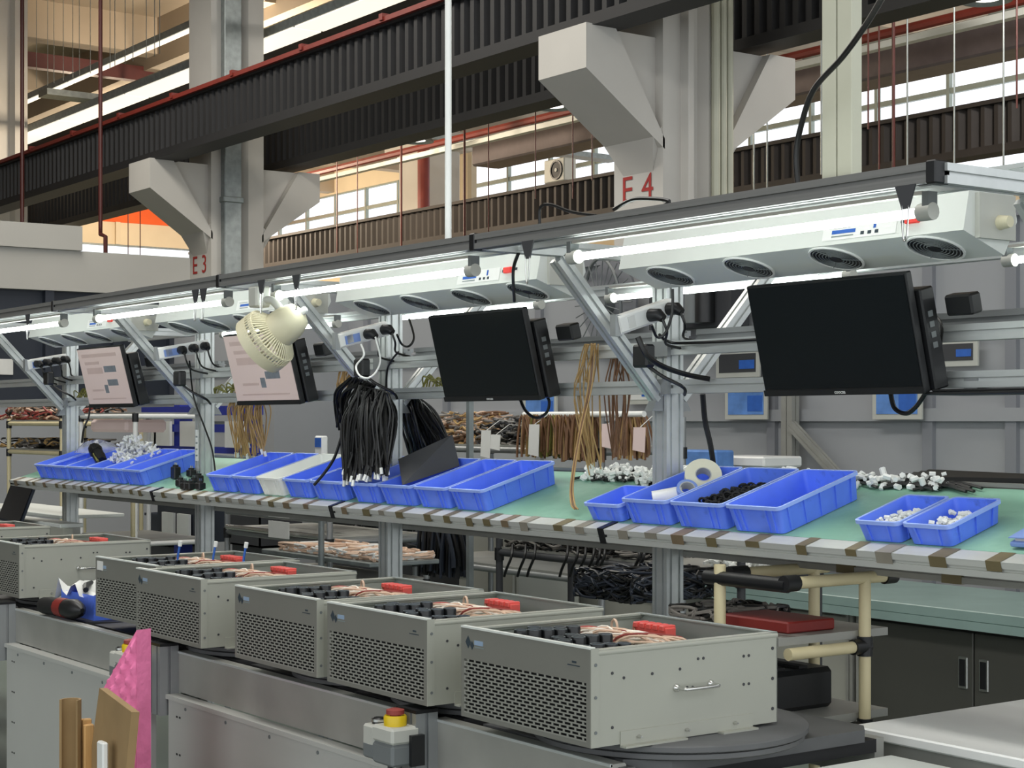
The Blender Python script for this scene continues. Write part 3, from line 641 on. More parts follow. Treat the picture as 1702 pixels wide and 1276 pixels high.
# ================================================================== chassis boxes on the conveyor
def make_chassis(label):
    W, L, H = .46, .515, .198
    t = thing('chassis_box', label, 'equipment box', (0, 0, 0), group='open equipment boxes on the conveyor')
    obj('base_tray', MB().box(-W + .004, -.004, .006, L - .004, 0, .004), 'box_inside', t)
    gz = .128
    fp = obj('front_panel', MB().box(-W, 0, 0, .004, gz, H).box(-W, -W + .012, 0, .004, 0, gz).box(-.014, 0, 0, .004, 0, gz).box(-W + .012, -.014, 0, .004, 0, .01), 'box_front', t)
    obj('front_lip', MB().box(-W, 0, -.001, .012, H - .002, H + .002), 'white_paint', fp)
    # perforated grille: one sheet with staggered slots
    cw = [.0052, .0076]; xs = [0.0]
    while xs[-1] < W - .026 - .001: xs.append(xs[-1] + cw[(len(xs) - 1) % 2])
    xs = [-W + .012 + q * (W - .026) / xs[-1] for q in xs]
    zs = [.01]; rows = 15; ph = (gz - .01) / rows
    for r in range(rows): zs += [.01 + r * ph + ph * .36, .01 + (r + 1) * ph]
    bm = bmesh.new(); g = {}
    V = lambda i, j: g.setdefault((i, j), None) or g.__setitem__((i, j), bm.verts.new((xs[i], .0005, zs[j]))) or g[(i, j)]
    for j in range(len(zs) - 1):
        for i in range(len(xs) - 1):
            if j % 2 == 0 or (i % 4 == (0 if (j // 2) % 2 else 2)): bm.faces.new((V(i, j), V(i + 1, j), V(i + 1, j + 1), V(i, j + 1)))
    gm = bpy.data.meshes.new('grille'); bm.to_mesh(gm); bm.free(); gm.materials.append(M['box_grille'])
    go = bpy.data.objects.new('grille', gm); C.objects.link(go); go.parent = t
    sm = go.modifiers.new('thickness', 'SOLIDIFY'); sm.thickness = .0015; sm.offset = 0
    obj('filter', MB().box(-W + .012, -.014, .010, .012, .01, gz), 'black_rubber', t)  # black sheet standing in for the dark interior behind the slots
    # sides with returned top flange
    for s, x in ((1, 0), (-1, -W)):
        a, b = (x - .003, x) if s > 0 else (x, x + .003)
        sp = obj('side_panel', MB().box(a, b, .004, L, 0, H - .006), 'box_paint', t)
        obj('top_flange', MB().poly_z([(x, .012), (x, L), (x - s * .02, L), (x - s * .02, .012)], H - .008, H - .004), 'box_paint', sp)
        obj('flange_roll', MB().cyl((x - s * .004, .016, H - .011), (x - s * .004, L, H - .011), .0065, 10), 'box_paint', sp, True)
    sp = [c for c in t.children if c.name.startswith('side_panel')][0]
    obj('corner_post', MB().box(0, .002, .0, .02, 0, H), 'box_paint', t)
    for z in (.03, .10, .165): obj('corner_screw', MB().cyl((.0022, .011, z), (.0035, .011, z), .0035, 8), 'grey_plastic', t)
    for (y, z) in ((.055, .145), (.085, .133), (.16, .135), (.055, .036), (.235, .138), (.285, .155), (.30, .155), (.415, .15), (.43, .15), (.415, .09), (.43, .09), (.255, .098), (.27, .097)):
        obj('screw', MB().cyl((.0002, y, z), (.0016, y, z), .0032, 8), 'dark_grey', t)
    for z in (.03, .095, .16): obj('corner_screw', MB().cyl((.0002, L - .015, z), (.002, L - .015, z), .0036, 8), 'dark_grey', t)
    sk = obj('skirt', MB().box(0, .003, .075, .44, -.004, .026).box(0, .02, .075, .24, -.006, -.002).box(0, .02, .34, .44, -.006, -.002), 'box_paint', t)
    for y in (.12, .25, .385): obj('skirt_bolt', MB().lathe([(.003, 0), (.004, .004), (.002, .012)], (.003, y, .012), (1, 0, 0), 10), 'steel', t, True)
    h = .10
    obj('handle', MB().tube(smooth([(.0, .225, h), (.022, .226, h), (.03, .235, h), (.03, .31, h), (.022, .319, h), (0, .32, h)], 5), .004, 10), 'steel', t, True)
    for y in (.225, .32): obj('handle_foot', MB().lathe([(.009, 0), (.008, .004), (.005, .008)], (0.0005, y, h), (1, 0, 0), 14), 'steel', t, True)
    # rear panel
    obj('rear_panel', MB().box(-W, 0, L - .003, L, 0, H - .004).box(-W, 0, L - .016, L, H - .006, H - .003), 'box_inside', t)
    # contents
    caps = MB(); k = 0
    def capacitor(x, y, z, horizontal=True):
        c = obj('capacitor', MB().lathe([(.0165, .134), (.0168, z + .012), (.0155, z + .015), (.0135, z + .0155)], (x, y, 0), (0, 0, 1), 14), 'capacitor', t, True)
        obj('capacitor_cap', MB().ring((x, y, z + .0155), (0, 0, 1), .0155, .012, .002, 14), 'capacitor_top', c, True)
    for (x0, y0, n, dz) in ((-.40, .12, 4, 0), (-.325, .10, 4, .004), (-.25, .11, 3, 0), (-.175, .07, 4, .004), (-.10, .06, 4, 0)):
        for q in range(n): capacitor(x0, y0 + .036 * q, .172 + dz + rng.uniform(-.003, .006))
    b = obj('circuit_board', MB().box(-W + .02, -.02, .03, L - .03, .13, .134), 'bench_green', t)
    wb = MB(); wr = MB(); wt = MB(); ww = MB()
    for q in range(64):
        x = -.36 + .19 * rng.random(); y = .24 + .01 * q % .12
        pts = smooth([(x - .07 + rng.uniform(-.02, .02), .25 + rng.uniform(-.03, .03), .145), (x, .27 + rng.uniform(-.03, .04), .172 + rng.uniform(0, .016)), (x + .08, .30 + rng.uniform(-.03, .05), .168 + rng.uniform(0, .014)), (x + .12, .33 + rng.uniform(-.03, .05), .148)], 4)
        (wr if q % 9 == 0 else (ww if q % 2 else wb)).tube(pts, .0028, 5)
    obj('pale_wires', wb, 'wire_pale', t, True, kind='stuff'); obj('white_wires', ww, 'wire_white', t, True, kind='stuff'); obj('red_wires', wr, 'wire_red', t, True, kind='stuff')
    for q in range(22):
        x, y = rng.uniform(-.38, -.08), rng.uniform(.28, .44)
        wt.tube(smooth([(x, y, .142), (x + rng.uniform(-.03, .03), y + rng.uniform(-.02, .02), .165 + rng.uniform(0, .012)), (x + rng.uniform(-.05, .05), y + rng.uniform(-.03, .03), .142)], 4), .0025, 5)
    obj('mixed_wires', wt, 'wire_brown', t, True, kind='stuff')
    obj('ribbon', MB().tube(smooth([(-.39, .22, .15), (-.37, .25, .178), (-.34, .28, .182), (-.31, .31, .165)], 5), .008, 6), 'wire_red', t, True)
    obj('wire_loop', MB().torus((-.33, .33, .185), (.3, 1, 0), .017, .003, 18, 6), 'wire_pale', t, True)
    tb = obj('terminal_block', MB().bbox(-.37, -.25, .415, .445, .150, .184, .002), 'red_plastic', t)
    for q in range(5): obj('terminal', MB().bbox(-.364 + .023 * q, -.348 + .023 * q, .411, .449, .176, .189, .002), 'red_plastic', tb)
    for (x, y) in ((-.40, .35), (-.2, .40), (-.12, .42), (-.15, .30), (-.42, .30), (-.08, .25)):
        obj('component', MB().bbox(x, x + .035, y, y + .025, .134, .155 + rng.uniform(0, .012), .002), rng.choice(('grey_plastic', 'capacitor', 'light_grey_plastic')), t)
    # printed logo and caption on the front
    yy = -.0006
    lg = MB(); c = Vector((-W + .035, yy, .165))
    for (dx, dz, r) in ((-.007, .001, .014), (.008, -.005, .010)):
        lg.slab([c + Vector((dx, 0, dz + r)), c + Vector((dx + r * .75, 0, dz)), c + Vector((dx, 0, dz - r)), c + Vector((dx - r * .75, 0, dz))], (0, .0005, 0))
    obj('logo_mark', lg, 'print_dark', t, kind='stuff')
    obj('logo_text', MB().box(-W + .052, -W + .085, yy, .0005, .162, .172), 'print_pale', t); obj('logo_text', MB().box(-W + .054, -W + .088, yy, .0005, .156, .1585), 'print_grey', t)
    obj('model_print', MB().box(-.075, -.035, yy, .0005, .158, .160), 'print_dark', t); obj('model_print', MB().box(-.06, -.046, yy, .0005, .164, .168), 'print_dark', t)
    return t
cl = ['nearest open equipment box with full side, handle and red terminal block', 'second open equipment box from the near end', 'third open equipment box from the near end', 'fourth open equipment box, behind the pink foam', 'fifth equipment box with a white label on its grille front', 'equipment box showing only its side and handle beside the blue tray', 'farthest equipment box at the frame edge']
spots = [(-2.627, 2.08, 0), (-3.234, 2.085, 0), (-3.757, 2.09, 0), (-4.435, 2.09, 0), (-4.93, 2.17, 1.5), (-6.08, 2.14, 0), (-7.15, 2.14, 0)]
ch0 = make_chassis(cl[0])
discs = []
for i, (x, y, a) in enumerate(spots):
    c = ch0 if i == 0 else copy_tree(ch0); c.location = (x, y, -.65 + EYE); c.rotation_euler.z = math.radians(a); c['label'] = cl[i]
    if i == 4:
        for q, (x_, y_) in enumerate(((-.2, .30), (-.1, .36), (-.3, .22))): lead = obj('test_lead', MB().tube([(x_, y_, .16), (x_ + .004, y_, .2), (x_ + .008, y_ + .005, .235)], .004, 6), 'print_blue', c, True); obj('lead_tip', MB().cyl((x_ + .008, y_ + .005, .233), (x_ + .012, y_ + .006, .25), .007, 8), 'white_plastic', lead, True)
    if i == 4: obj('white_label', MB().box(-.447, -.40, -.001, .0, .155, .185), 'paper', c)
    t = thing('turntable', 'dark round turntable under the ' + ['nearest', 'second', 'third', 'fourth', 'fifth', 'handled far', 'farthest'][i] + ' equipment box', 'turntable', (x - .185, y + .365, CZ), group='turntables on the pallets')
    obj('lower_disc', MB().lathe([(.29, 0), (.297, .004), (.297, .014), (.29, .016)], (0, 0, 0), (0, 0, 1), 56), 'plate_dark', t, True)
    obj('upper_disc', MB().lathe([(.30, .017), (.305, .02), (.305, .03), (.30, .034)], (0, 0, 0), (0, 0, 1), 56), 'plate_dark', t, True)

# pink foam, cardboard and wood offcuts standing before the conveyor
def lean(px_list, Y, thick, m, name, label, cat, sm=False):
    pts = [at(px, py, Y) for px, py in px_list]
    return solo(name, MB().slab(pts, thick), m, label, cat, None, sm)
p = at(228, 1047, 1.84)
dx = Vector((-.95, -.30, 0)).normalized()
pts = [p, p + dx * .075 + Vector((0, 0, -.03)), p + dx * .17 + Vector((0, 0, -.26)), p + dx * .20 + Vector((0, 0, -.62)), Vector((p.x, p.y, FL)) + dx * .16, Vector((p.x, p.y, FL))]
t = thing('foam_sheet', 'bright pink foam sheet standing on edge by the conveyor panel', 'foam', (p.x, p.y, FL)); o = (p.x, p.y, FL)
pts = [p + dx * .002, p + dx * .155 + Vector((0, 0, -.19)), p + dx * .20 + Vector((0, 0, -.5)), Vector((p.x, p.y, FL)) + dx * .22, Vector((p.x, p.y, FL))]
nrm = Vector((.30, -.95, 0)).normalized()
obj('sheet', MB(o).slab(pts, -nrm * .05), 'pink_foam', t)
def left_edge(dz):
    q = [(0, .002), (-.19, .155), (-.5, .20), (-1.3, .22)]
    for (z0, x0), (z1, x1) in zip(q, q[1:]):
        if dz >= z1: return x0 + (x1 - x0) * (dz - z0) / (z1 - z0)
    return .22
NU, NV = 22, 70; fv = []
for j in range(NV + 1):
    dz = -.004 - .70 * j / NV; le = left_edge(dz)
    for i in range(NU + 1):
        w_ = .004 + (le - .006) * i / NU; ed = min(1, i, NU - i, j)
        fv.append(p + dx * w_ + Vector((0, 0, dz)) + nrm * (.001 + .011 * ed * max(0, .35 + math.sin(w_ * 2 * PI / .042) * math.sin(dz * 2 * PI / .062))))
obj('wavy_face', MB(o).add(fv, [(j * (NU + 1) + i, j * (NU + 1) + i + 1, (j + 1) * (NU + 1) + i + 1, (j + 1) * (NU + 1) + i) for j in range(NV) for i in range(NU)]), 'pink_foam', t, True)
c0 = at(198, 1200, 1.66)
solo('cardboard_sheet', MB().slab([at(178, 1143, 1.68), at(232, 1183, 1.66), at(222, 1290, 1.66), Vector((at(222, 1290, 1.66).x, 1.66, FL)), Vector((at(165, 1290, 1.68).x, 1.68, FL)), at(165, 1240, 1.68)], (-.012, -.016, 0)), 'cardboard', 'flat brown cardboard sheet leaning on the pink foam', 'cardboard')
b = MB(); a = at(117, 1162, 1.62); n = 9
pr = [(math.cos(q) * .028, math.sin(q) * .028) for q in [PI * .1 + PI * 1.25 * k / n for k in range(n + 1)]] + [(math.cos(q) * .022, math.sin(q) * .022) for q in [PI * .1 + PI * 1.25 * k / n for k in range(n, -1, -1)]]
solo('cardboard_curl', MB().poly_z([(a.x + u, a.y + v) for u, v in pr], FL, a.z), 'cardboard', 'curled strip of brown cardboard standing beside the wood offcut', 'cardboard', sm=True)
a = at(142, 1190, 1.66)
t = thing('wood_offcut', 'pale split wood offcut between two pieces of cardboard', 'wood', (a.x, a.y, FL))
for q in range(4): obj('splinter', MB((a.x, a.y, FL)).bbox(a.x - .03 + .016 * q, a.x - .016 + .016 * q, a.y - .012 - .003 * (q % 2), a.y + .012, FL, a.z - .012 * abs(q - 1.6), .003), 'wood_pale', t)
a = at(171, 1232, 1.62)
solo('foam_strip', MB().bbox(a.x - .022, a.x + .018, a.y - .008, a.y + .008, FL, a.z, .004), 'white_plastic', 'short white foam strip in front of the cardboard sheet', 'foam')

# white table at the near corner
t = thing('white_table', 'white topped metal table at the near corner', 'table', (-2.48, 3.6, FL)); o = (-2.48, 3.6, FL)
obj('table_top', MB(o).bbox(-2.775, -2.24, 2.98, 4.3, -.745, -.72, .004), 'white_plastic', t)
obj('apron', MB(o).box(-2.755, -2.26, 3.0, 4.28, -.80, -.745), 'alu_dull', t)
for x in (-2.71, -2.30):
    for y in (3.04, 4.24): obj('leg', MB(o).ext((x, y, FL), (x, y, -.80), .05, .05, 1, 1, (0, 1, 0)), 'alu_dull', t)
obj('drawer', MB(o).box(-2.60, -2.34, 2.99, 3.0, -.90, -.80), 'alu_dark', t)
# ================================================================== bins on the shelf
def rrect(w, l, r, n=4):
    out = []
    for cx, cy, a0 in ((w / 2 - r, -l / 2 + r, -PI / 2), (w / 2 - r, l / 2 - r, 0), (-w / 2 + r, l / 2 - r, PI / 2), (-w / 2 + r, -l / 2 + r, PI)):
        out += [(cx + r * math.cos(a0 + PI / 2 * k / n), cy + r * math.sin(a0 + PI / 2 * k / n)) for k in range(n + 1)]
    return out
BIN = {}
def bin_mesh(w, l, h, key):
    if key in BIN: return BIN[key]
    tp = .012; wl = .003
    loops = [[(x, y, 0) for x, y in rrect(w - 2 * tp, l - 2 * tp, .012)], [(x, y, h) for x, y in rrect(w - .008, l - .008, .014)], [(x, y, h) for x, y in rrect(w - .008 - 2 * wl, l - .008 - 2 * wl, .012)], [(x, y, wl) for x, y in rrect(w - 2 * tp - 2 * wl, l - 2 * tp - 2 * wl, .010)]]
    n = len(loops[0]); b = MB(); vs = [p for lo in loops for p in lo]
    fs = [(q * n + k, q * n + (k + 1) % n, (q + 1) * n + (k + 1) % n, (q + 1) * n + k) for q in range(3) for k in range(n)] + [list(range(n))[::-1], list(range(3 * n, 4 * n))]
    b.add(vs, fs); body = b.data('bin_body', True)
    r = MB(); lo = [[(x, y, h - .007) for x, y in rrect(w - .008, l - .008, .014)], [(x, y, h - .007) for x, y in rrect(w, l, .016)], [(x, y, h + .002) for x, y in rrect(w, l, .016)], [(x, y, h + .002) for x, y in rrect(w - .014, l - .014, .012)]]
    r.add([p for q in lo for p in q], [(q * n + k, q * n + (k + 1) % n, ((q + 1) % 4) * n + (k + 1) % n, ((q + 1) % 4) * n + k) for q in range(4) for k in range(n)])
    rim = r.data('bin_rim', True); ribs = []
    def rib(p0, p1, nx, ny):
        q = MB(); tw = .0028; d = .004
        ux, uy = -ny * tw, nx * tw
        vs = []
        for (x, y, z) in (p0, p1): vs += [(x - ux, y - uy, z), (x + ux, y + uy, z), (x + ux + nx * d, y + uy + ny * d, z), (x - ux + nx * d, y - uy + ny * d, z)]
        q.add(vs, [(0, 1, 2, 3), (4, 7, 6, 5), (0, 4, 5, 1), (1, 5, 6, 2), (2, 6, 7, 3), (3, 7, 4, 0)]); ribs.append(q.data('rib'))
    nf = 2 if w < .17 else 4
    for k in range(nf):
        f = (k + .5) / nf if nf == 2 else (.14, .26, .74, .86)[k]; x0 = (f - .5) * (w - 2 * tp); x1 = (f - .5) * (w - .008)
        rib((x0, -l / 2 + tp, .002), (x1, -l / 2 + .004, h - .007), 0, -1); rib((x0, l / 2 - tp, .002), (x1, l / 2 - .004, h - .007), 0, 1)
    for k in range(3 if l < .25 else 5):
        m_ = 3 if l < .25 else 5; y0 = ((k + .5) / m_ - .5) * (l - 2 * tp); y1 = ((k + .5) / m_ - .5) * (l - .008)
        rib((w / 2 - tp, y0, .002), (w / 2 - .004, y1, h - .007), 1, 0); rib((-w / 2 + tp, y0, .002), (-w / 2 + .004, y1, h - .007), -1, 0)
    BIN[key] = (body, rim, ribs); return BIN[key]
def parts_bin(pxa, pxb, label, small=False, white=False, l=None, dx=0, dl=0):
    xa_, xb_ = xa(pxa, 3.018) + dx, xa(pxb, 3.018) + dx; w = round(xb_ - xa_ - .006, 3); h = .052 if small else .072; l = l or (.2 if small else .31)
    y = 3.052 + (l / 2 - .006) * math.cos(SLO) + dl
    t = thing('parts_bin', label, 'bin', ((xa_ + xb_) / 2, y, sz(y) + .0015), rot=(SLO, 0, 0), group='parts bins along the sloping shelf')
    body, rim, ribs = bin_mesh(w, l, h, (w, l, h, white))
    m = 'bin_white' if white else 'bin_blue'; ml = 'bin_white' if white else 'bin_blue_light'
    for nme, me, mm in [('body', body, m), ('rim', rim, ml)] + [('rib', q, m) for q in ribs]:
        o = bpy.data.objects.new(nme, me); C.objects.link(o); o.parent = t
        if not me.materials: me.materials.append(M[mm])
    return t, w, l, h
bins = {}
for key, a, b, lab, kw in (
    ('d1', 960, 1023, 'small empty blue bin left of the bin of tape rolls', dict(small=True, l=.17)), ('d2', 1025, 1104, 'blue bin holding white tape rolls', {}), ('d3', 1105, 1196, 'blue bin half full of black coiled parts', {}), ('d4', 1197, 1292, 'large empty blue bin beside the bin of black parts', {}),
    ('p1', 1409, 1487, 'small blue bin with white connectors, farther of the near pair', dict(small=True)), ('p2', 1488, 1573, 'small blue bin with white connectors nearest the blue folder', dict(small=True)),
    ('c1', 574, 620, 'blue bin right against the hanging black cables', {}), ('c2', 621, 679, 'blue bin with a dark plate leaning in it', {}), ('c3', 680, 737, 'empty blue bin between dark plate and last bin of its group', {}), ('c4', 738, 798, 'empty blue bin with open green mat on its near side', {}),
    ('b1', 337, 379, 'blue bin next to the black sockets', {}), ('b2', 380, 419, 'blue bin beside the white bin, far side', {}), ('b3', 420, 461, 'white plastic bin among the blue bins', dict(white=True)), ('b4', 463, 507, 'blue bin beside the white bin, near side', {}), ('b5', 508, 564, 'blue bin under the hanging black cables', {}),
    ('a1', 49, 73, 'first blue bin at the far end of the shelf', dict(dx=.03)), ('a2', 74, 105, 'second blue bin from the far end of the shelf', {}), ('a3', 106, 138, 'third blue bin from the far end, with clear bag on top', {}), ('a4', 139, 168, 'fourth blue bin from the far end of the shelf', {}), ('a5', 169, 197, 'fifth blue bin from the far end of the shelf', {}), ('a6', 198, 230, 'sixth blue bin from the far end, its long side in view', {})):
    bins[key] = parts_bin(a, b, lab, **kw)
def in_bin(key, u, v, z):
    """a point inside a bin: u across, v along (-1..1), z above its floor"""
    t, w, l, h = bins[key]; p = Vector((u * (w / 2 - .016), v * (l / 2 - .016), z)); R = Matrix.Rotation(SLO, 3, 'X')
    return R @ p + Vector(t.location) - Vector((0, 0, EYE))
# contents
b = MB()
for k in range(230):
    vv = rng.uniform(-.9, .8); c = in_bin('d3', rng.uniform(-.85, .85), vv, .014 + (.042 - .022 * abs(vv + .1)) * rng.random()); b.torus(c, (rng.uniform(-1, 1), rng.uniform(-1, 1), rng.uniform(.2, 1)), .011, .0036, 10, 5)
solo('black_coils', b, 'black_rubber', 'heap of small black coiled parts in a blue bin', 'parts', kind='stuff', sm=True)
for key, lab in (('p1', 'heap of white connectors in the farther small bin'), ('p2', 'heap of white connectors in the nearer small bin')):
    b = MB()
    for k in range(190):
        c = in_bin(key, rng.uniform(-.8, .9), rng.uniform(-.8, .6), .008 + .028 * rng.random()); s = rng.uniform(.0045, .0075); d = Vector((rng.uniform(-1, 1), rng.uniform(-1, 1), rng.uniform(-.3, .6))).normalized()
        b.cyl(c - d * s, c + d * s, s * .8, 6)
    solo('white_connectors', b, 'bin_white', lab, 'connectors', kind='stuff')
def tape_roll(c, ax, R, r, h, label, m='tape_roll', core='light_grey_plastic'):
    t = thing('tape_roll', label, 'tape', c, group='tape rolls in the blue bin'); ax = Vector(ax)
    obj('tape', MB().ring((0, 0, 0), ax, R, r + .003, h, 32), m, t, True); obj('core', MB().ring((0, 0, 0), ax, r + .003, r, h + .001, 28), core, t, True)
tape_roll(in_bin('d2', .05, .55, .066), (.66, -.50, .56), .053, .021, .03, 'upright wide roll of cream tape at the back of its bin')
tape_roll(in_bin('d2', .35, -.1, .055), (.62, -.45, .65), .03, .019, .03, 'small blue-cored tape roll in the middle of its bin', 'folder_blue')
a = in_bin('d2', -.5, -.6, .052); d = Vector((.62, .75, .18)).normalized()
t = thing('label_roll', 'white paper label roll lying at the front of the tape bin', 'paper roll', a); obj('paper', MB().cyl((0, 0, 0), d * .085, .022, 20), 'white_plastic', t, True); obj('core', MB().cyl(-d * .001, d * .002, .015, 16), 'light_grey_plastic', t, True)
a = in_bin('d2', .0, -.55, .03); solo('paper_roll', MB().cyl(a, a + d * .09, .016, 16), 'white_plastic', 'thinner white roll below the label roll', 'paper roll', sm=True)
# dark plate leaning in bin c2
q0, q1, q2, q3 = in_bin('c2', -.6, -.55, .02), in_bin('c2', .55, .7, .02), in_bin('c2', .62, .72, .155), in_bin('c2', -.7, -.62, .085)
q2 = at(752, 722, 3.30); q1 = at(764, 774, 3.30); q3 = at(662, 763, 3.12); q0 = at(669, 806, 3.08)
solo('dark_plate', MB().slab([q0, q1, q2, q3], (.004, -.003, 0)), 'dark_grey', 'dark grey metal plate leaning across a blue bin', 'plate')
a = in_bin('c1', .3, -.3, .02); solo('card_in_bin', MB().slab([in_bin('c1', -.2, -.7, .035), in_bin('c1', .9, -.5, .05), in_bin('c1', .9, .2, .05), in_bin('c1', -.2, .1, .035)], (0, 0, .002)), 'folder_blue', 'pale blue card lying in a blue bin', 'card')
# clear bag with metal parts on the far bins, scanner
b = MB()
for k in range(320):
    uu, vv = rng.uniform(-1.2, 1.4), rng.uniform(-.2, .98); c = in_bin('a4', uu, vv, .06 + .11 * rng.random() * max(0, 1 - (uu / 1.4) ** 2) * max(.1, 1 - ((vv - .4) / .7) ** 2)); d = Vector((rng.uniform(-1, 1), rng.uniform(-1, 1), rng.uniform(-1, 1))).normalized(); b.cyl(c, c + d * .02, .006, 6)
solo('bag_of_fittings', b, 'white_plastic', 'clear bag full of shiny metal fittings on the far bins', 'bag', kind='stuff')
c = in_bin('a2', .1, .5, .07); b = MB(); n = 12
prof = [(.10, 0), (.11, .02), (.07, .05), (.03, .075), (.005, .09)]
bb = MB(); vs = []; NN = 14
for j in range(7):
    for i in range(NN):
        th = 2 * PI * i / NN; ph = PI / 2 * j / 6; rr = (.095 + .02 * rng.random()) * math.cos(ph) + .004; vs.append(c + Vector((rr * math.cos(th) * 1.2, rr * math.sin(th), .055 * math.sin(ph) * (.8 + .5 * rng.random()))))
bb.add(vs, [(j * NN + i, j * NN + (i + 1) % NN, (j + 1) * NN + (i + 1) % NN, (j + 1) * NN + i) for j in range(6) for i in range(NN)] + [list(range(6 * NN, 7 * NN))])
solo('clear_bag', bb, 'bag_clear', 'crumpled clear plastic bag on the first blue bins', 'bag', sm=True)
a = in_bin('a3', .2, -.2, .07); b_ = in_bin('a3', -1.1, .05, .12)
t = thing('handheld_scanner', 'black and yellow handheld scanner propped in the far blue bins', 'scanner', a); d = (b_ - a).normalized()
obj('grip', MB().tube([d * -.03, d * .02, d * .085], [.028, .032, .027], 8), 'black_plastic', t, True); obj('head', MB().tube([d * .08, d * .10, d * .14], [.03, .036, .03], 8), 'black_plastic', t, True); obj('stripe', MB().tube([d * -.02 + Vector((.02, -.026, 0)), d * .07 + Vector((.02, -.026, 0))], .006, 6), 'wire_olive', t, True)
# connectors along the back of the shelf
def scatter(x0, x1, n, label, y0=3.36, y1=3.44):
    b = MB()
    for k in range(n):
        y = rng.uniform(y0, y1); x = rng.uniform(x0, x1); c = Vector((x, y, sz(y) + .006 + rng.random() * .028)); d = Vector((rng.uniform(-1, 1), rng.uniform(-1, 1), rng.uniform(-.2, .5))).normalized(); s = rng.uniform(.006, .011)
        b.cyl(c - d * s, c + d * s, s * .8, 6)
    solo('connector_heap', b, 'bin_white', label, 'connectors', kind='stuff')
    b = MB()
    for k in range(n // 5):
        x = rng.uniform(x0, x1); y = rng.uniform(y0, y1); b.tube(smooth([(x, y, sz(y) + .006), (x + .08, y + .02, sz(y) + .018), (x + .18, y - .01, sz(y) + .008)], 4), .0045, 5)
    solo('cable_tails', b, 'cable_black', 'black cable tails under the ' + label, 'cables', kind='stuff')
scatter(-4.35, -3.98, 110, 'loose white connectors on the mat behind the empty bins'); scatter(-3.98, -3.79, 200, 'dense heap of white connectors against the near post', 3.32, 3.44)
scatter(-3.66, -2.85, 130, 'white connectors lying behind the tape and black parts bins', 3.40, 3.45)
for k in range(5): 
    y = 3.52 + .03 * k
    solo('flat_cable_bundle', MB().tube(smooth([(-3.1, y, -.16 + .003 * k), (-2.6, y + .02, -.155), (-2.2, y, -.158), (-1.7, y + .01, -.16)], 5), .016, 8), 'cable_black', ['front', 'second', 'middle', 'fourth', 'rearmost'][k] + ' black cable bundle lying behind the shelf edge', 'cable', 'black cables behind the shelf', True)
# blue folder at the shelf end
t = thing('folder', 'blue paper folder lying at the near end of the shelf', 'folder', (-2.25, 3.2, sz(3.2) + .004), rot=(SLO, 0, .06))
obj('cover', MB().bbox(-.14, .2, -.13, .13, 0, .012, .003), 'folder_blue', t); obj('sheets', MB().box(-.13, .2, -.12, .12, .012, .02), 'paper', t); obj('top_cover', MB().slab([(-.14, -.13, .021), (.2, -.13, .03), (.2, .13, .03), (-.14, .13, .021)], (0, 0, .002)), 'folder_blue', t)
# black sockets beside bin b1
for k, (px, py, Y) in enumerate(((292, 785, 3.16), (300, 800, 3.08), (322, 800, 3.09), (318, 790, 3.2), (308, 806, 3.05), (330, 796, 3.14), (333, 806, 3.06), (316, 808, 3.05))):
    p = at(px, py, Y); t = thing('black_socket', ['tall upright', 'flat front', 'near', 'rear', 'front middle', 'far right', 'bin side', 'front edge'][k] + ' black socket on the mat by the sixth far bin', 'socket', (p.x, Y, sz(Y)), group='black sockets on the shelf')
    hh = .055 if k == 0 else .03
    obj('body', MB().bbox(-.022, .022, -.016, .016, 0, hh, .004), 'black_plastic', t); obj('plug_face', MB().cyl((0, 0, hh), (0, 0, hh + .008), .013, 12), 'black_rubber', t, True)
    for q in (-.008, .008): obj('pin', MB().box(q - .002, q + .002, -.002, .002, hh + .008, hh + .018), 'steel', t)
# ================================================================== power strips, cables and other hung things
def power_strip(p0, p1, label, plugs):
    p0, p1 = Vector(p0), Vector(p1); d = (p1 - p0).normalized(); L_ = (p1 - p0).length
    t = thing('power_strip', label, 'power strip', p0); up = Vector((0, 0, 1)); u = d.cross(up).normalized(); w = u.cross(d)
    obj('body', MB().prism([(-.014, -.026), (.014, -.026), (.018, -.02), (.018, .02), (.014, .026), (-.014, .026)], (0, 0, 0), d * L_, up), 'white_plastic', t)
    for k in range(plugs[0]):
        c = d * (L_ * (.2 + .7 * k / max(1, plugs[0] - 1))) + u * .019
        if plugs[1][k]:
            pl = obj('plug', MB().tube([c, c + u * .03, c + u * .045 - w * .012], [.019, .018, .012], 12), 'black_plastic', t, True)
            obj('plug_cord', MB().tube(smooth([c + u * .04 - w * .01, c + u * .05 - w * .05, c + u * .01 - w * .09 + d * .03, c - w * .12 + d * .1], 5), .004, 6), 'cable_black', pl, True)
        else: obj('socket_face', MB().prism([(-.001, -.016), (.001, -.016), (.001, .016), (-.001, .016)], c - d * .014, c + d * .014, up), 'paper', t)
    obj('sticker', MB().prism([(-.0005, -.018), (.0005, -.018), (.0005, .012), (-.0005, .012)], d * L_ * (.86 if plugs[2] else .1) + u * .0195, d * L_ * (.99 if plugs[2] else .4) + u * .0195, up), 'folder_blue', t)
    obj('bracket', MB().box(-.012, .012, -.012, .012, -.03, .03), 'alu_dark', t)
power_strip(at(1024, 541, 2.97), at(1112, 511, 3.19), 'white power strip on the arm beside the big black monitor', (3, (0, 1, 1), True))
power_strip(at(560, 567, 2.97), at(640, 546, 3.19), 'white power strip above the hanging black cables', (3, (0, 1, 1), False))
power_strip(at(262, 588, 2.97), at(345, 574, 3.19), 'white power strip between the two lit monitors', (4, (0, 1, 1, 1), False))
power_strip(at(44, 607, 2.97), at(108, 596, 3.19), 'white power strip at the far end beside the lit monitor', (4, (1, 1, 1, 1), False))
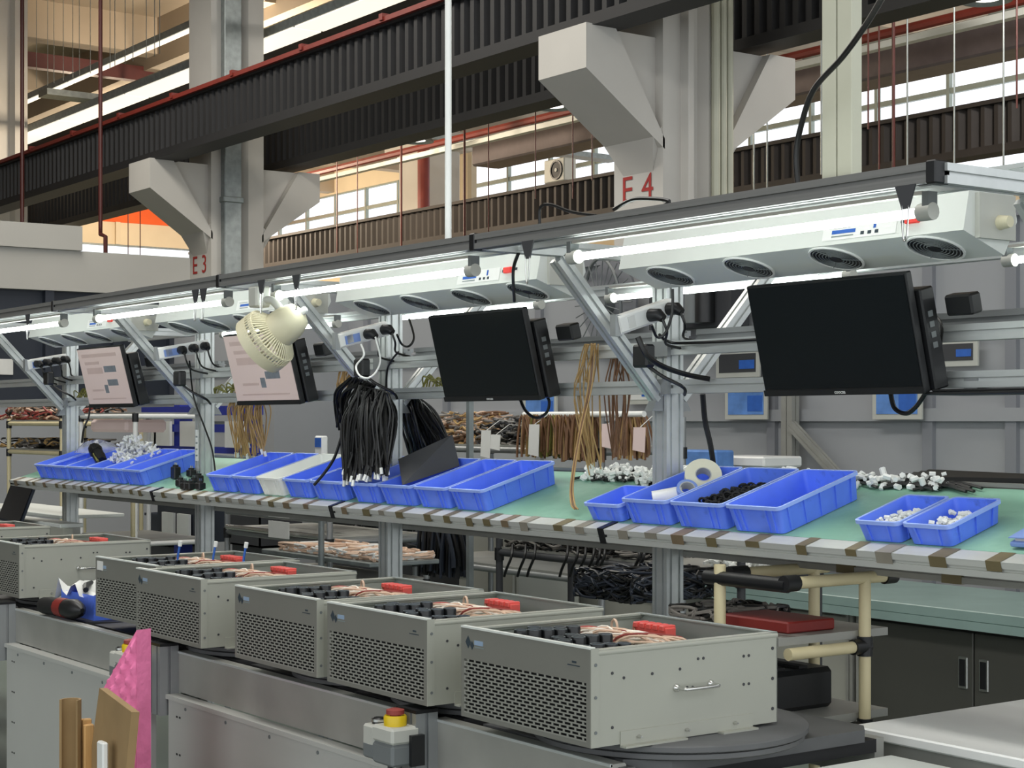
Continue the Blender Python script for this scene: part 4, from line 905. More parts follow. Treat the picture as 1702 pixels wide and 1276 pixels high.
def cable(pts, r, m, label, k=6, name='cable', cat='cable', n=6): return solo(name, MB().tube(smooth([at(*p) for p in pts], k), r, n), m, label, cat, None, True)
cable([(1118, 480, 3.12), (1117, 520, 3.12), (1106, 553, 3.1), (1092, 560, 3.08), (1083, 540, 3.05)], .004, 'cable_black', 'black cord looping from the blower to the power strip at the near post')
cable([(1096, 556, 3.1), (1110, 567, 3.15), (1142, 570, 3.2), (1300, 562, 3.22)], .0045, 'cable_black', 'black cord lying on the upper rail behind the big monitor')
cable([(1060, 560, 2.98), (1075, 590, 3.0), (1100, 608, 3.05), (1140, 622, 3.15), (1180, 630, 3.2)], .008, 'cable_black', 'thick black cord running from the arm to the lower rail')
cable([(1480, 652, 3.2), (1487, 678, 3.2), (1506, 687, 3.2), (1524, 674, 3.2), (1540, 650, 3.2)], .006, 'cable_black', 'black cable loop hanging below the big monitor')
cable([(1548, 520, 3.24), (1565, 540, 3.22), (1562, 590, 3.2), (1555, 645, 3.2)], .0035, 'cable_black', 'thin black cable beside the big monitor computer')
cable([(862, 420, 2.7), (853, 450, 2.72), (855, 500, 2.9)], .005, 'cable_black', 'black power cord hanging beside the middle blower')
cable([(860, 650, 3.2), (872, 680, 3.2), (890, 694, 3.2), (908, 686, 3.2), (913, 668, 3.2), (907, 655, 3.2)], .005, 'cable_black', 'black cable with plug below the middle black monitor')
cable([(680, 530, 3.15), (688, 560, 3.12), (680, 575, 3.1), (668, 572, 3.1), (660, 556, 3.06)], .004, 'cable_black', 'black cord looping under the middle power strip')
cable([(662, 585, 3.12), (650, 600, 3.14), (643, 620, 3.17), (643, 670, 3.18), (650, 760, 3.17)], .004, 'cable_black', 'black cord running down the post behind the bins')
cable([(600, 572, 3.0), (605, 590, 3.0), (592, 608, 2.98), (598, 624, 2.97), (612, 628, 2.98), (625, 618, 3.02), (632, 596, 3.05), (624, 560, 3.05)], .0035, 'white_plastic', 'white cord loop below the middle power strip')
cable([(315, 600, 3.1), (322, 660, 3.17), (340, 710, 3.17), (352, 745, 3.17), (358, 785, 3.17)], .004, 'cable_black', 'black cord down the post by the black sockets')
cable([(150, 655, 3.2), (148, 690, 3.2), (140, 710, 3.18), (136, 735, 3.15)], .005, 'cable_black', 'black cord hanging to the handheld scanner')
cable([(1168, 655, 3.3), (1172, 700, 3.32), (1181, 740, 3.34), (1187, 782, 3.36)], .008, 'cable_black', 'dark cable slanting down behind the tape bin')
cable([(897, 372, 2.585), (898, 345, 2.585), (915, 340, 2.585), (950, 352, 2.585), (990, 358, 2.585)], .004, 'cable_black', 'dark cable loop lying on top of the frame', cat='cable')
cable([(1020, 348, 2.585), (1050, 332, 2.585), (1080, 330, 2.585), (1112, 334, 2.585), (1100, 345, 2.585)], .005, 'cable_black', 'coiled dark cable on the frame below the E 4 mark')
cable([(1470, -10, 3.0), (1440, 40, 3.1), (1400, 95, 3.15), (1352, 150, 3.2), (1330, 215, 3.24), (1323, 260, 3.25), (1326, 305, 3.25)], .0078, 'cable_black', 'thick black cable curving down onto the frame top', n=10)
# white trunking drops
for px, w_, lab in ((1383, .044, 'white trunking drop with curving black cable across it'), (1409, .046, 'second white trunking drop beside it, nearer the window glare')):
    p = at(px, 300, 3.3); solo('cable_trunking', MB().bbox(p.x - .006 - w_ * .5, p.x + w_ * .5, 3.29, 3.33, .50, 7.2, .002), 'trunking', lab, 'trunking')
p = at(745, 390, 3.4); solo('conduit_drop', MB().cyl((p.x, 3.4, .46), (p.x, 3.4, 7.2), .0125, 12), 'bin_white', 'thin white conduit dropping from the ceiling to the frame', 'conduit', sm=True)
# junction boxes on the arms
for px, py, lab in ((1072, 590, 'black adapter tied to the near arm'), (603, 610, 'black adapter tied to the middle arm'), (300, 628, 'black adapter tied to the arm between the lit monitors'), (82, 628, 'black adapter bundle on the far arm')):
    p = at(px, py, 3.06); t = thing('cable_adapter', lab, 'adapter', p); obj('case', MB().bbox(-.035, .03, -.02, .015, -.035, .03, .006), 'black_plastic', t); obj('cord', MB().tube(smooth([(.0, .01, -.03), (.03, .04, -.06), (.06, .09, -.09), (.02, .13, -.11)], 5), .005, 6), 'cable_black', t, True)
# bundles of cables hung from the rails
def bundle(tops, bots, n, r, m, label, tips=None, sag=.05, Y0=3.14, Y1=3.14, cat='cables'):
    b = MB(); tp = MB()
    for k in range(n):
        f = rng.random(); a = at(tops[0][0] + (tops[1][0] - tops[0][0]) * f, tops[0][1] + (tops[1][1] - tops[0][1]) * f, Y0 + rng.uniform(-.03, .03))
        g = min(1, max(0, f + rng.uniform(-.35, .35))); e = at(bots[0][0] + (bots[1][0] - bots[0][0]) * g, bots[0][1] + (bots[1][1] - bots[0][1]) * g + rng.uniform(-14, 10), Y1 + rng.uniform(-.03, .03))
        mid = a.lerp(e, .45) + Vector((rng.uniform(-.03, .03) + (e.x - a.x) * .25, rng.uniform(-.03, .03), rng.uniform(-.0, .03))); b.tube(smooth([a, a.lerp(mid, .4) + Vector((rng.uniform(-.012, .012), 0, .01)), mid, e], 4), r, 5)
        if tips and rng.random() < tips:
            d = (e - mid).normalized(); tp.cyl(e - d * .004, e + d * .018, .006, 6)
    t = thing('cable_bundle', label, cat, at((bots[0][0] + bots[1][0]) / 2, max(bots[0][1], bots[1][1]), Y1)); o = Vector(t.location) - Vector((0, 0, EYE))
    b.v = [v - o for v in b.v]; obj('strands', b, m, t, True, kind='stuff')
    if tp.v: tp.v = [v - o for v in tp.v]; obj('connector_tips', tp, 'bin_white', t, kind='stuff')
bundle(((598, 640), (644, 652)), ((572, 792), (644, 782)), 190, .0046, 'cable_black', 'thick bundle of black cables hanging in front of the post', .25, Y0=3.08, Y1=3.05)
bundle(((585, 625), (625, 640)), ((560, 700), (598, 770)), 45, .0045, 'cable_black', 'looser black cables on the far side of the thick bundle', 0, Y0=3.12, Y1=3.14)
bundle(((668, 650), (690, 660)), ((690, 778), (748, 742)), 90, .0048, 'cable_black', 'black cable bundle hanging behind the post, with white tips', .45, Y0=3.34, Y1=3.42)
cable([(606, 655, 3.08), (580, 690, 3.08), (568, 725, 3.08), (556, 760, 3.06), (540, 785, 3.03), (522, 806, 3.0)], .006, 'cable_black', 'single black cable crossing the blue bins, white plug end')
bundle(((388, 650), (440, 660)), ((392, 752), (440, 750)), 60, .0028, 'wire_tan', 'tan wire harness hanging below the clip fan monitor', .2, Y0=3.24, Y1=3.3)
bundle(((970, 572), (995, 572)), ((978, 782), (1000, 782)), 14, .0022, 'wire_tan', 'tan wires hanging from the upper rail to the mat', .3, Y0=3.18, Y1=3.30)
bundle(((1020, 575), (1040, 600)), ((1018, 760), (1040, 750)), 16, .0024, 'wire_brown', 'brown wires hanging beside the near post', .2, Y0=3.36, Y1=3.4)
for k in range(3): cable([(983 + 3 * k, 570, 3.2), (978 + 3 * k, 640, 3.18), (962 + 2 * k, 720, 3.14), (949 + 2 * k, 800, 3.1), (949 + 3 * k, 836, 3.075), (955 + 3 * k, 846, 3.07)], .0024, ('wire_tan', 'wire_brown', 'wire_tan')[k], ('first', 'second', 'third')[k] + ' long tan wire bending onto the mat near the small bin', cat='wire')
bundle(((575, 600), (592, 600)), ((560, 640), (590, 650)), 16, .0034, 'wire_tan', 'short tan wire loops beside the middle arm', 0, Y0=3.3, Y1=3.3)
for x0, lab in ((-4.95, 'yellow green wire tangle on the lower rail by the middle post'), (-6.62, 'yellow green wire tangle on the lower rail by the socket post'), (-8.25, 'yellow green wire tangle on the lower rail at the far post')):
    b = MB()
    for k in range(16): x = x0 + rng.uniform(-.08, .1); b.tube(smooth([(x, 3.22, .122), (x + .03, 3.22 + rng.uniform(-.02, .02), .14 + rng.random() * .03), (x + .08, 3.23, .125)], 4), .0028, 5)
    solo('wire_tangle', b, 'wire_olive', lab, 'wires', kind='stuff', sm=True)
# beige clip fan
p = at(447, 562, 2.60); ax = (Vector((FX, FY, 0)) * .30 - Vector((RX, RY, 0)) * .72 - Vector((0, 0, .52))).normalized()
t = thing('clip_fan', 'beige clip fan hanging from the front rail before the lit monitor', 'fan', p); u = ax.orthogonal().normalized(); w = ax.cross(u); R = .105
obj('front_ring', MB().ring(ax * .03, ax, R, R - .005, .038, 36), 'fan_beige', t, True); obj('rear_ring', MB().ring(ax * -.008, ax, R * .97, R * .97 - .008, .014, 36), 'fan_beige', t, True)
sl = None
for k in range(52):
    e = u * math.cos(2 * PI * k / 52) + w * math.sin(2 * PI * k / 52)
    m_ = MB().tube([e * R * .98 + ax * .02, e * R * .96 - ax * .012, e * R * .55 - ax * .045], .003, 5); obj('cage_bar', m_, 'fan_beige', t, True)
    if k % 2: obj('front_bar', MB().tube([e * R * .98 + ax * .035, e * R * .5 + ax * .055, e * .02 + ax * .058], .0016, 5), 'fan_beige', t, True)
obj('motor_housing', MB().lathe([(.06, -.04), (.062, -.06), (.058, -.10), (.045, -.135), (.02, -.15)], (0, 0, 0), ax, 28), 'fan_beige', t, True)
obj('motor_knob', MB().lathe([(.012, -.148), (.012, -.165), (.008, -.17)], (0, 0, 0), ax, 14), 'white_plastic', t, True)
for k in range(3):
    e = u * math.cos(2 * PI * k / 3) + w * math.sin(2 * PI * k / 3); f = ax.cross(e); obj('blade', MB().slab([e * .02 - f * .01, e * .09 - f * .035 + ax * .01, e * .093 + f * .03 - ax * .006, e * .02 + f * .012], ax * .002), 'fan_beige', t)
top = at(430, 486, 2.58) - p; mo = -ax * .09
obj('clamp', MB().bbox(top.x - .03, top.x + .03, top.y - .025, top.y + .03, top.z - .05, top.z + .02, .006), 'light_grey_plastic', t); obj('neck', MB().tube(smooth([top + Vector((0, 0, -.03)), (top + mo) * .5 + Vector((0, 0, .02)), mo], 5), .014, 10), 'light_grey_plastic', t, True)

# cream pipe cart behind the nearest box
t = thing('pipe_cart', 'cream pipe cart with black joints and two grey shelves', 'cart', (-3.11, 3.17, FL)); o = (-3.11, 3.17, FL); r = .0155
xa0, xb0, ya0, yb0 = -3.25, -2.975, 2.975, 3.25
for x, y, zt in ((xb0, yb0, -.40), (xa0, yb0 + .1, -.40), (xa0 + .03, ya0, -.37), (xb0 - .02, ya0 + .02, -.48)):
    if (x, y) == (xb0 - .02, ya0 + .02): continue
    obj('upright', MB(o).cyl((x, y, FL + .08), (x, y, zt), r, 14), 'cream_pipe', t, True)
obj('top_pipe', MB(o).cyl((xb0, ya0, -.40), (xb0, yb0 + .09, -.40), r, 14), 'cream_pipe', t, True); obj('top_pipe', MB(o).cyl((xa0, ya0 + .1, -.40), (xa0, yb0 + .15, -.40), r, 14), 'cream_pipe', t, True)
obj('cross_pipe', MB(o).cyl((xa0 - .02, ya0, -.405), (xb0, ya0, -.405), .019, 14), 'black_plastic', t, True)
obj('joint', MB(o).cyl((xb0, yb0 + .07, -.40), (xb0, yb0 + .11, -.40), .0205, 14), 'black_plastic', t, True); obj('joint', MB(o).cyl((xb0 - .1, yb0 + .1, -.395), (xb0 + .01, yb0 + .1, -.395), .0195, 14), 'black_plastic', t, True)
obj('joint', MB(o).cyl((xa0, ya0 + .06, -.40), (xa0, ya0 + .12, -.40), .0205, 14), 'black_plastic', t, True); obj('joint', MB(o).cyl((xb0, ya0 - .015, -.40), (xb0, ya0 + .03, -.40), .0205, 14), 'black_plastic', t, True)
for z in (-.555, -.765):
    obj('shelf_board', MB(o).box(xa0 - .25, xb0 - .012, ya0 - .02, yb0 + .1, z, z + .02), 'alu_dull', t)
    obj('shelf_pipe', MB(o).cyl((xb0, ya0, z - .02), (xb0, yb0, z - .02), r, 14), 'cream_pipe', t, True); obj('joint', MB(o).cyl((xb0, yb0 - .045, z - .02), (xb0, yb0 + .01, z - .02), .02, 14), 'black_plastic', t, True)
    obj('joint', MB(o).cyl((xb0, yb0, z - .045), (xb0, yb0, z + .005), .02, 14), 'black_plastic', t, True)
for x, y in ((xb0, yb0), (xa0, yb0 + .1), (xa0 + .03, ya0)): obj('caster', MB(o).cyl((x - .012, y, FL + .04), (x + .012, y, FL + .04), .04, 16), 'black_rubber', t, True)
solo('maroon_case', MB().bbox(-3.28, -3.03, 3.03, 3.2, -.534, -.505, .004), 'maroon', 'maroon flat case on the upper shelf of the pipe cart', 'case')
t = thing('tool_case', 'black latched case on the lower shelf of the pipe cart', 'case', (-3.2, 3.12, -.744)); obj('body', MB().bbox(-.2, .12, -.09, .13, 0, .105, .012), 'black_plastic', t)
for q in (-.09, .03): obj('latch', MB().bbox(q - .02, q + .02, -.097, -.088, .05, .085, .003), 'dark_grey', t)
for q in (0, 1): obj('lid_rib', MB().box(-.18, .1, -.06 + .08 * q, -.03 + .08 * q, .104, .112), 'black_rubber', t)
# ================================================================== behind the line
# bench with cabinets along the partition
BZ = -.874
bt = solo('bench_top', MB().bbox(-11.5, .5, 6.25, 7.15, BZ - .05, BZ, .004).box(-11.5, .5, 6.25, 6.29, BZ - .09, BZ - .05), 'bench_green', 'long green bench top behind the pipe cart', 'worktop')
def cabinet(x0, x1, m, label):
    t = thing('cabinet', label, 'cabinet', ((x0 + x1) / 2, 6.7, FL), group='cabinets under the green bench'); o = ((x0 + x1) / 2, 6.7, FL); xm = (x0 + x1) / 2
    obj('body', MB(o).box(x0 + .01, x1 - .01, 6.34, 7.1, FL, BZ - .095), m, t)
    for a, b, s in ((x0 + .02, xm - .004, 1), (xm + .004, x1 - .02, -1)):
        d = obj('door', MB(o).bbox(a, b, 6.315, 6.338, FL + .06, BZ - .11, .004), m, t); hx = (xm - .06 if s > 0 else xm + .06)
        obj('handle_frame', MB(o).bbox(hx - .028, hx + .028, 6.308, 6.316, -1.25, -1.1, .004), 'steel', d); obj('handle_recess', MB(o).bbox(hx - .018, hx + .018, 6.3065, 6.3085, -1.238, -1.112, .0008), 'black_plastic', d)
    for x in (x0, x1): obj('frame_post', MB(o).ext((x, 6.32, FL), (x, 6.32, BZ - .09), .045, .045, 1, 1, (0, 1, 0)), 'alu_dull', t)
for k, (a, b, m, l) in enumerate(((-2.9, -1.5, 'cabinet_dark', 'dark grey two-door cabinet at the near edge'), (-4.35, -2.96, 'cabinet_dark', 'dark grey two-door cabinet with oval recessed handles'), (-5.8, -4.42, 'cabinet_dark', 'dark grey cabinet behind the pipe cart'), (-7.3, -5.87, 'cabinet_light', 'light grey cabinet behind the near post'), (-8.8, -7.37, 'cabinet_light', 'light grey cabinet behind the dangling black cords'), (-10.3, -8.87, 'cabinet_light', 'light grey cabinet at the far end of the bench'))): cabinet(a, b, m, l)
# things on the partition wall
def poster(px0, px1, py0, py1, label, Y=7.12, m='paper_blue'):
    a, b = at(px0, py1, Y), at(px1, py0, Y); t = thing('wall_poster', label, 'poster', (a.x, Y, a.z)); w_, h_ = b.x - a.x, b.z - a.z
    obj('frame', MB().box(0, w_, 0, .012, 0, h_), 'light_grey_plastic', t); obj('print', MB().box(.03, w_ - .03, -.003, 0, .03, h_ - .03), m, t); obj('print_block', MB().box(w_ * .55, w_ - .04, -.005, -.003, .05, h_ * .6), 'print_blue', t)
poster(1205, 1275, 630, 697, 'blue framed poster below the near rails'); poster(1450, 1532, 620, 697, 'blue and purple poster behind the big monitor'); poster(870, 925, 640, 705, 'blue framed poster below the middle black monitor')
poster(1548, 1625, 560, 610, 'dark framed picture seen between the rails', 7.12, 'dark_grey'); poster(1190, 1262, 578, 628, 'dark framed panel seen beside the rear arm', 7.12, 'dark_grey')
poster(1040, 1090, 640, 672, 'white notice beside the near post', 7.12, 'paper')
p = at(1002, 505, 7.0); t = thing('wall_fan', 'large round wall fan half hidden by the near arm', 'fan', p); obj('guard', MB().torus((0, 0, 0), (.3, 1, .1), .30, .012, 36, 6), 'grey_plastic', t, True); obj('disc', MB().cyl((0, .05, 0), (0, .07, 0), .28, 32), 'partition_grey', t); obj('hub', MB().cyl((0, -.04, 0), (0, .19, 0), .07, 18), 'grey_plastic', t, True)
g = MB()
for q in range(24): g.cyl((0, -.03, 0), (.3 * math.cos(2 * PI * q / 24), .0, .3 * math.sin(2 * PI * q / 24)), .004, 5)
obj('guard_wires', g, 'grey_plastic', t, kind='stuff')
t = thing('tool_locker', 'dark open locker with blue and grey bottles near the rear arm', 'locker', (at(1165, 545, 7.1).x, 7.0, at(1165, 545, 7.1).z)); obj('case', MB().box(-.38, .38, .0, .15, 0, .5), 'dark_grey', t)
for q, m in ((-.12, 'blue_steel'), (.1, 'grey_plastic'), (.2, 'black_plastic')): obj('bottle', MB().lathe([(.06, .02), (.06, .3), (.03, .36), (.025, .42)], (q, -.05, 0), (0, 0, 1), 12), m, t, True)
# slim equipment on the bench, wall box, printer
t = thing('printer', 'grey low printer on the bench behind the tape bin', 'printer', (at(1200, 790, 6.7).x, 6.7, BZ)); obj('body', MB().bbox(-.5, .42, -.25, .25, 0, .55, .03), 'cabinet_dark', t); obj('lid', MB().slab([(-.48, -.24, .552), (.45, -.24, .50), (.45, .24, .5), (-.48, .24, .552)], (0, 0, .03)), 'dark_grey', t); obj('tray', MB().bbox(.1, .55, -.2, .1, .62, .68, .01), 'white_plastic', t)
solo('blue_box', MB().bbox(at(1133, 745, 6.34).x, at(1133, 745, 6.34).x + .35, 6.28, 6.42, BZ, at(1137, 745, 6.6).z, .01), 'paper_blue', 'bright blue box beside the near post', 'box')
t = thing('corner_brace', 'slanted aluminium brace on the partition', 'brace', (at(1365, 780, 7.1).x, 7.1, FL)); x = at(1365, 780, 7.1).x
obj('upright', MB((x, 7.1, FL)).ext((x - .25, 7.1, BZ + .002), (x - .25, 7.1, .3), .09, .06, 1, 1, (0, 1, 0)), 'alu_dull', t); obj('brace', MB((x, 7.1, FL)).ext((x - .2, 7.06, -.02), (x + .35, 7.06, -.45), .05, .05), 'alu_dull', t)

# pipe racks and cable harness stock between the line and the bench
def rack(x0, x1, y0, y1, zs, label, m='cream_pipe', boards=True, top=None):
    t = thing('pipe_rack', label, 'rack', ((x0 + x1) / 2, (y0 + y1) / 2, FL)); o = ((x0 + x1) / 2, (y0 + y1) / 2, FL); r = .016; zt = top or max(zs) + .05
    for x in (x0, x1):
        for y in (y0, y1):
            obj('upright', MB(o).cyl((x, y, FL), (x, y, zt), r, 10), m, t, True)
            for z in zs: obj('joint', MB(o).cyl((x, y, z - .035), (x, y, z + .02), r * 1.35, 10), 'black_plastic', t, True)
    for z in zs:
        for y in (y0, y1): obj('pipe', MB(o).cyl((x0, y, z), (x1, y, z), r, 10), m, t, True)
        for x in (x0, x1): obj('pipe', MB(o).cyl((x, y0, z), (x, y1, z), r, 10), m, t, True)
        if boards: obj('board', MB(o).box(x0, x1, y0, y1, z + .016, z + .026), 'alu_dull', t)
    return t
def tangle(x0, x1, y0, y1, z0, z1, n, r, ms, label, flat=.4, name='cable_pile', cat='cables', ln=.25):
    t = thing(name, label, cat, ((x0 + x1) / 2, (y0 + y1) / 2, z0)); o = ((x0 + x1) / 2, (y0 + y1) / 2, z0)
    for mi, m in enumerate(ms):
        b = MB(o)
        for k in range(n // len(ms)):
            f = rng.random(); x = x0 + (x1 - x0) * rng.random(); y = y0 + (y1 - y0) * rng.random(); hz = z0 + (z1 - z0) * rng.random() * (1 - abs(2 * (x - x0) / (x1 - x0) - 1) ** 2 * .5)
            pts = [Vector((x, y, hz))]; a = rng.uniform(0, 2 * PI)
            for q in range(4):
                a += rng.uniform(-1.3, 1.3); p_ = pts[-1] + Vector((math.cos(a) * ln / 4, math.sin(a) * ln / 4, rng.uniform(-flat, flat) * ln / 4)); p_.x = min(x1, max(x0, p_.x)); p_.y = min(y1, max(y0, p_.y)); p_.z = min(z1, max(z0 + r, p_.z)); pts.append(p_)
            b.tube(smooth(pts, 3), r, 5)
        obj('strands', b, m, t, True, kind='stuff')
def hanging(x0, x1, y, zt, zb, n, r, ms, label, name='hanging_harness', cat='cables', loop=True, group=None):
    t = thing(name, label, cat, ((x0 + x1) / 2, y, zb), group=group); o = ((x0 + x1) / 2, y, zb)
    for m in ms:
        b = MB(o)
        for k in range(n // len(ms)):
            x = rng.uniform(x0, x1); yy = y + rng.uniform(-.06, .06); d = rng.uniform(.01, .04)
            b.tube(smooth([(x - d, yy, zb + rng.uniform(0, .05)), (x - d * .8, yy, (zt + zb) / 2), (x, yy, zt), (x + d * .8, yy + .02, (zt + zb) / 2), (x + d, yy + .02, zb + rng.uniform(0, .06))], 3), r, 5)
        obj('strands', b, m, t, True, kind='stuff')
def X(px, Y): return xa(px, Y)
def Z(px, py, Y): return at(px, py, Y).z
# stock rack seen between the posts (brown harness piles)
YR = 4.9
rack(X(690, YR), X(1000, YR), YR, YR + .5, (Z(840, 748, YR), -.75), 'dark stock rack piled with brown and grey harness', 'alu_dark', top=.02)
tangle(X(676, YR), X(775, YR), YR + .05, YR + .45, Z(730, 748, YR), Z(730, 684, YR), 420, .006, ('wire_brown', 'wire_tan', 'wire_grey', 'wire_pale'), 'heap of brown wire harness on the stock rack', ln=.16)
tangle(X(775, YR), X(885, YR), YR + .05, YR + .45, Z(840, 748, YR), Z(840, 695, YR), 420, .006, ('wire_grey', 'dark_grey', 'cable_black'), 'heap of grey wire harness on the stock rack', ln=.16)
hanging(X(893, YR), X(945, YR), YR - .05, Z(920, 690, YR), Z(920, 762, YR), 70, .006, ('wire_brown', 'wire_olive', 'wire_tan'), 'brown harness hanging in loops on the rack, far half')
hanging(X(948, YR), X(1000, YR), YR - .05, Z(975, 690, YR), Z(975, 768, YR), 70, .006, ('wire_brown', 'wire_brown', 'wire_tan'), 'brown harness hanging in loops on the rack, near half')
hanging(X(1040, YR), X(1062, YR), YR, Z(1050, 688, YR), Z(1050, 765, YR), 30, .006, ('wire_brown', 'wire_tan'), 'small brown harness hank with pink tag beside the near post')
solo('harness_pole', MB().cyl((X(885, YR), YR - .05, Z(890, 689, YR)), (X(1085, YR), YR - .05, Z(890, 689, YR)), .014, 10), 'white_plastic', 'white pole carrying the brown harness loops', 'pole', sm=True)
for px, py0, py1, lab, m in ((806, 715, 758, 'white paper tag on the grey harness', 'paper'), (822, 722, 745, 'printed paper tag beside the grey harness', 'paper'), (886, 705, 755, 'pale tag beside the hanging brown harness', 'paper'), (1008, 704, 742, 'pink tag on the hanging brown harness', 'screen_page'), (1061, 710, 748, 'pink tag by the near post', 'screen_page')):
    a = at(px, py1, YR - .14); h_ = at(px, py0, YR - .14).z - a.z; t = thing('paper_tag', lab, 'tag', a)
    obj('card', MB().slab([(-.04, 0, 0), (.04, 0, -.01), (.035, .01, h_), (-.045, .01, h_)], (0, .003, 0)), m, t); obj('string', MB().tube([(0, .01, h_), (0, .09, (Z(px, 689, YR - .05) - a.z) if px > 880 else h_ + .05), (0, .11 if px > 880 else .3, (Z(px, 689, YR - .05) - a.z + .012) if px > 880 else h_ + .03)], .002, 5), 'paper', t)
p = at(781, 720, 4.2); solo('slotted_upright', MB().prism([(-.012, -.012), (.012, -.012), (.012, -.009), (-.009, -.009), (-.009, .012), (-.012, .012)], (p.x, 4.2, FL), (p.x, 4.2, Z(781, 666, 4.2)), (0, 1, 0)), 'galvanised', 'slotted grey rack upright behind the empty blue bins', 'upright')
# rack with dangling black cords under the shelf
YC = 4.3
rack(X(830, YC), X(1232, YC), YC, YC + .4, (Z(900, 925, YC), -1.05), 'dark frame rack under the shelf with dangling black cords', 'dark_grey', top=-.33)
obj_ = MB()
for cordk, px in enumerate((846, 868, 884, 938, 955, 968, 982, 992, 1000, 1058, 1066)):
    q = MB().tube(smooth([at(px + 6, 905, YC - .02), at(px + 4, 925, YC - .05), at(px - 4, 945, YC - .05), at(px - 8, 958, YC - .05)], 4), .006, 6)
    solo('dangling_cord', q, 'cable_black', nth(cordk) + ' thin black cord from the left dangling below the frame rack', 'cord', 'black cords dangling under the shelf', True)
tangle(X(838, YC), X(1066, YC), YC, YC + .3, Z(900, 918, YC), Z(900, 890, YC), 260, .0055, ('cable_black', 'cable_black', 'wire_grey'), 'black cords and connectors heaped on the frame rack', ln=.2)
tangle(X(990, 4.0), X(1085, 4.0), 3.9, 4.3, -.66, -.55, 300, .005, ('cable_black', 'dark_navy'), 'black cable heap behind the nearest equipment box', ln=.35)
tangle(X(1160, YC), X(1222, YC), YC + .02, YC + .3, Z(900, 925, YC) + .027, Z(900, 925, YC) + .06, 90, .007, ('bin_white', 'paper'), 'white connectors under the shelf beside the pipe cart', ln=.05)
tangle(-3.5, -3.3, 3.05, 3.3, -.533, -.505, 60, .005, ('cable_black', 'wire_grey'), 'black coiled cable on the cart upper shelf', ln=.3)
# low shelving boxes left of it
t = thing('steel_cabinet', 'pale grey steel cabinet under the shelf behind the third box', 'cabinet', (X(815, 5.6), 5.75, FL)); obj('body', MB().bbox(-.32, .2, -.1, .35, 0, Z(815, 878, 5.2) - FL, .008), 'cabinet_light', t); obj('door', MB().bbox(-.30, .18, -.118, -.1, .03, Z(815, 940, 5.2) - FL, .005), 'cabinet_light', t); obj('handle', MB().box(-.28, -.26, -.125, -.118, .35, .5), 'black_plastic', t)
hanging(X(703, 4.2), X(762, 4.2), 4.2, Z(730, 872, 4.2), Z(730, 958, 4.2), 90, .007, ('dark_navy', 'cable_black'), 'dark blue black cable curtain under the shelf')
solo('cable_rod', MB().cyl((X(695, 4.2), 4.2, Z(700, 872, 4.2)), (X(775, 4.2), 4.2, Z(770, 872, 4.2)), .012, 8), 'galvanised', 'thin rod carrying the dark cable curtain', 'rod', sm=True)
# pipe trolley with trays between second and third post
YT = 4.0
rack(X(378, YT), X(548, YT), YT, YT + .55, (Z(460, 892, YT), Z(460, 925, YT) - .12), 'grey pipe trolley with paper signs between two posts', 'alu_dark', top=-.36)
for py, m, l in ((850, 'alu_dark', 'upper'), (875, 'steel', 'lower')): 
    a, b = at(378, py, YT - .02), at(540, py - 14, YT - .02); solo('trolley_bar', MB().cyl((a.x, a.y, a.z), (b.x, a.y, a.z), .014, 10), m, l + ' bright bar across the grey pipe trolley', 'bar', sm=True)
for py0, py1, l in ((834, 858, 'upper'), (868, 892, 'lower')):
    a, b = at(446, py1, YT - .06), at(480, py0, YT - .06); solo('paper_sign', MB().box(a.x, b.x, a.y, a.y + .004, a.z, b.z), 'paper', l + ' printed paper sign on the grey pipe trolley', 'sign')
tangle(X(385, YT), X(545, YT), YT + .05, YT + .5, Z(460, 845, YT), Z(460, 822, YT), 120, .01, ('cable_black', 'dark_navy', 'wire_brown'), 'dark parts heap on top of the grey pipe trolley', ln=.2)
solo('white_wire_tray', MB().bbox(X(450, 3.7), X(632, 3.7), 3.65, 4.0, Z(540, 930, 3.7), Z(540, 930, 3.7) + .02, .004), 'galvanised', 'flat tray of pale wires below the pipe trolley', 'tray')
tangle(X(470, 3.7), X(628, 3.7), 3.68, 3.98, Z(540, 930, 3.7) + .02, Z(540, 930, 3.7) + .055, 160, .006, ('wire_pale', 'paper', 'wire_pale'), 'pale pink white wires spread on the tray', flat=.1, ln=.4)
tangle(X(585, 4.6), X(640, 4.6), 4.6, 4.9, -.75, -.45, 60, .014, ('cable_black', 'dark_navy', 'dark_grey'), 'dark cable sacks behind the pipe trolley', ln=.3)
p = at(612, 850, 3.4); solo('white_tag', MB().slab([at(600, 845, 3.4), at(622, 845, 3.4), at(612, 873, 3.4)], (0, .003, 0)), 'paper', 'white triangular paper tag under the shelf', 'tag')
# blue bin racks behind the far posts
YB = 5.2
t = thing('blue_rack', 'dark blue steel rack with white panels behind the lit monitors', 'rack', (X(330, YB), YB, FL)); o = (X(330, YB), YB, FL)
for py0, py1 in ((675, 690), (705, 718), (742, 752)): obj('beam', MB(o).box(X(235, YB), X(420, YB), YB, YB + .08, Z(330, py1, YB), Z(330, py0, YB)), 'blue_steel', t)
for px in (285, 392): obj('upright', MB(o).box(X(px, YB), X(px, YB) + .1, YB + .02, YB + .12, FL, Z(330, 672, YB)), 'blue_steel', t)
for px in (240, 262, 305, 380): obj('white_panel', MB(o).box(X(px, YB), X(px, YB) + .28, YB - .03, YB - .01, Z(330, 742, YB), Z(330, 700, YB)), 'bin_white', t)
for px in (275, 300): obj('white_panel', MB(o).box(X(px, YB), X(px, YB) + .2, YB - .03, YB - .01, Z(330, 900, YB), Z(330, 856, YB)), 'bin_white', t)
obj('lower_box', MB(o).box(X(262, YB), X(330, YB), YB, YB + .4, Z(330, 902, YB), Z(330, 830, YB)), 'dark_navy', t)
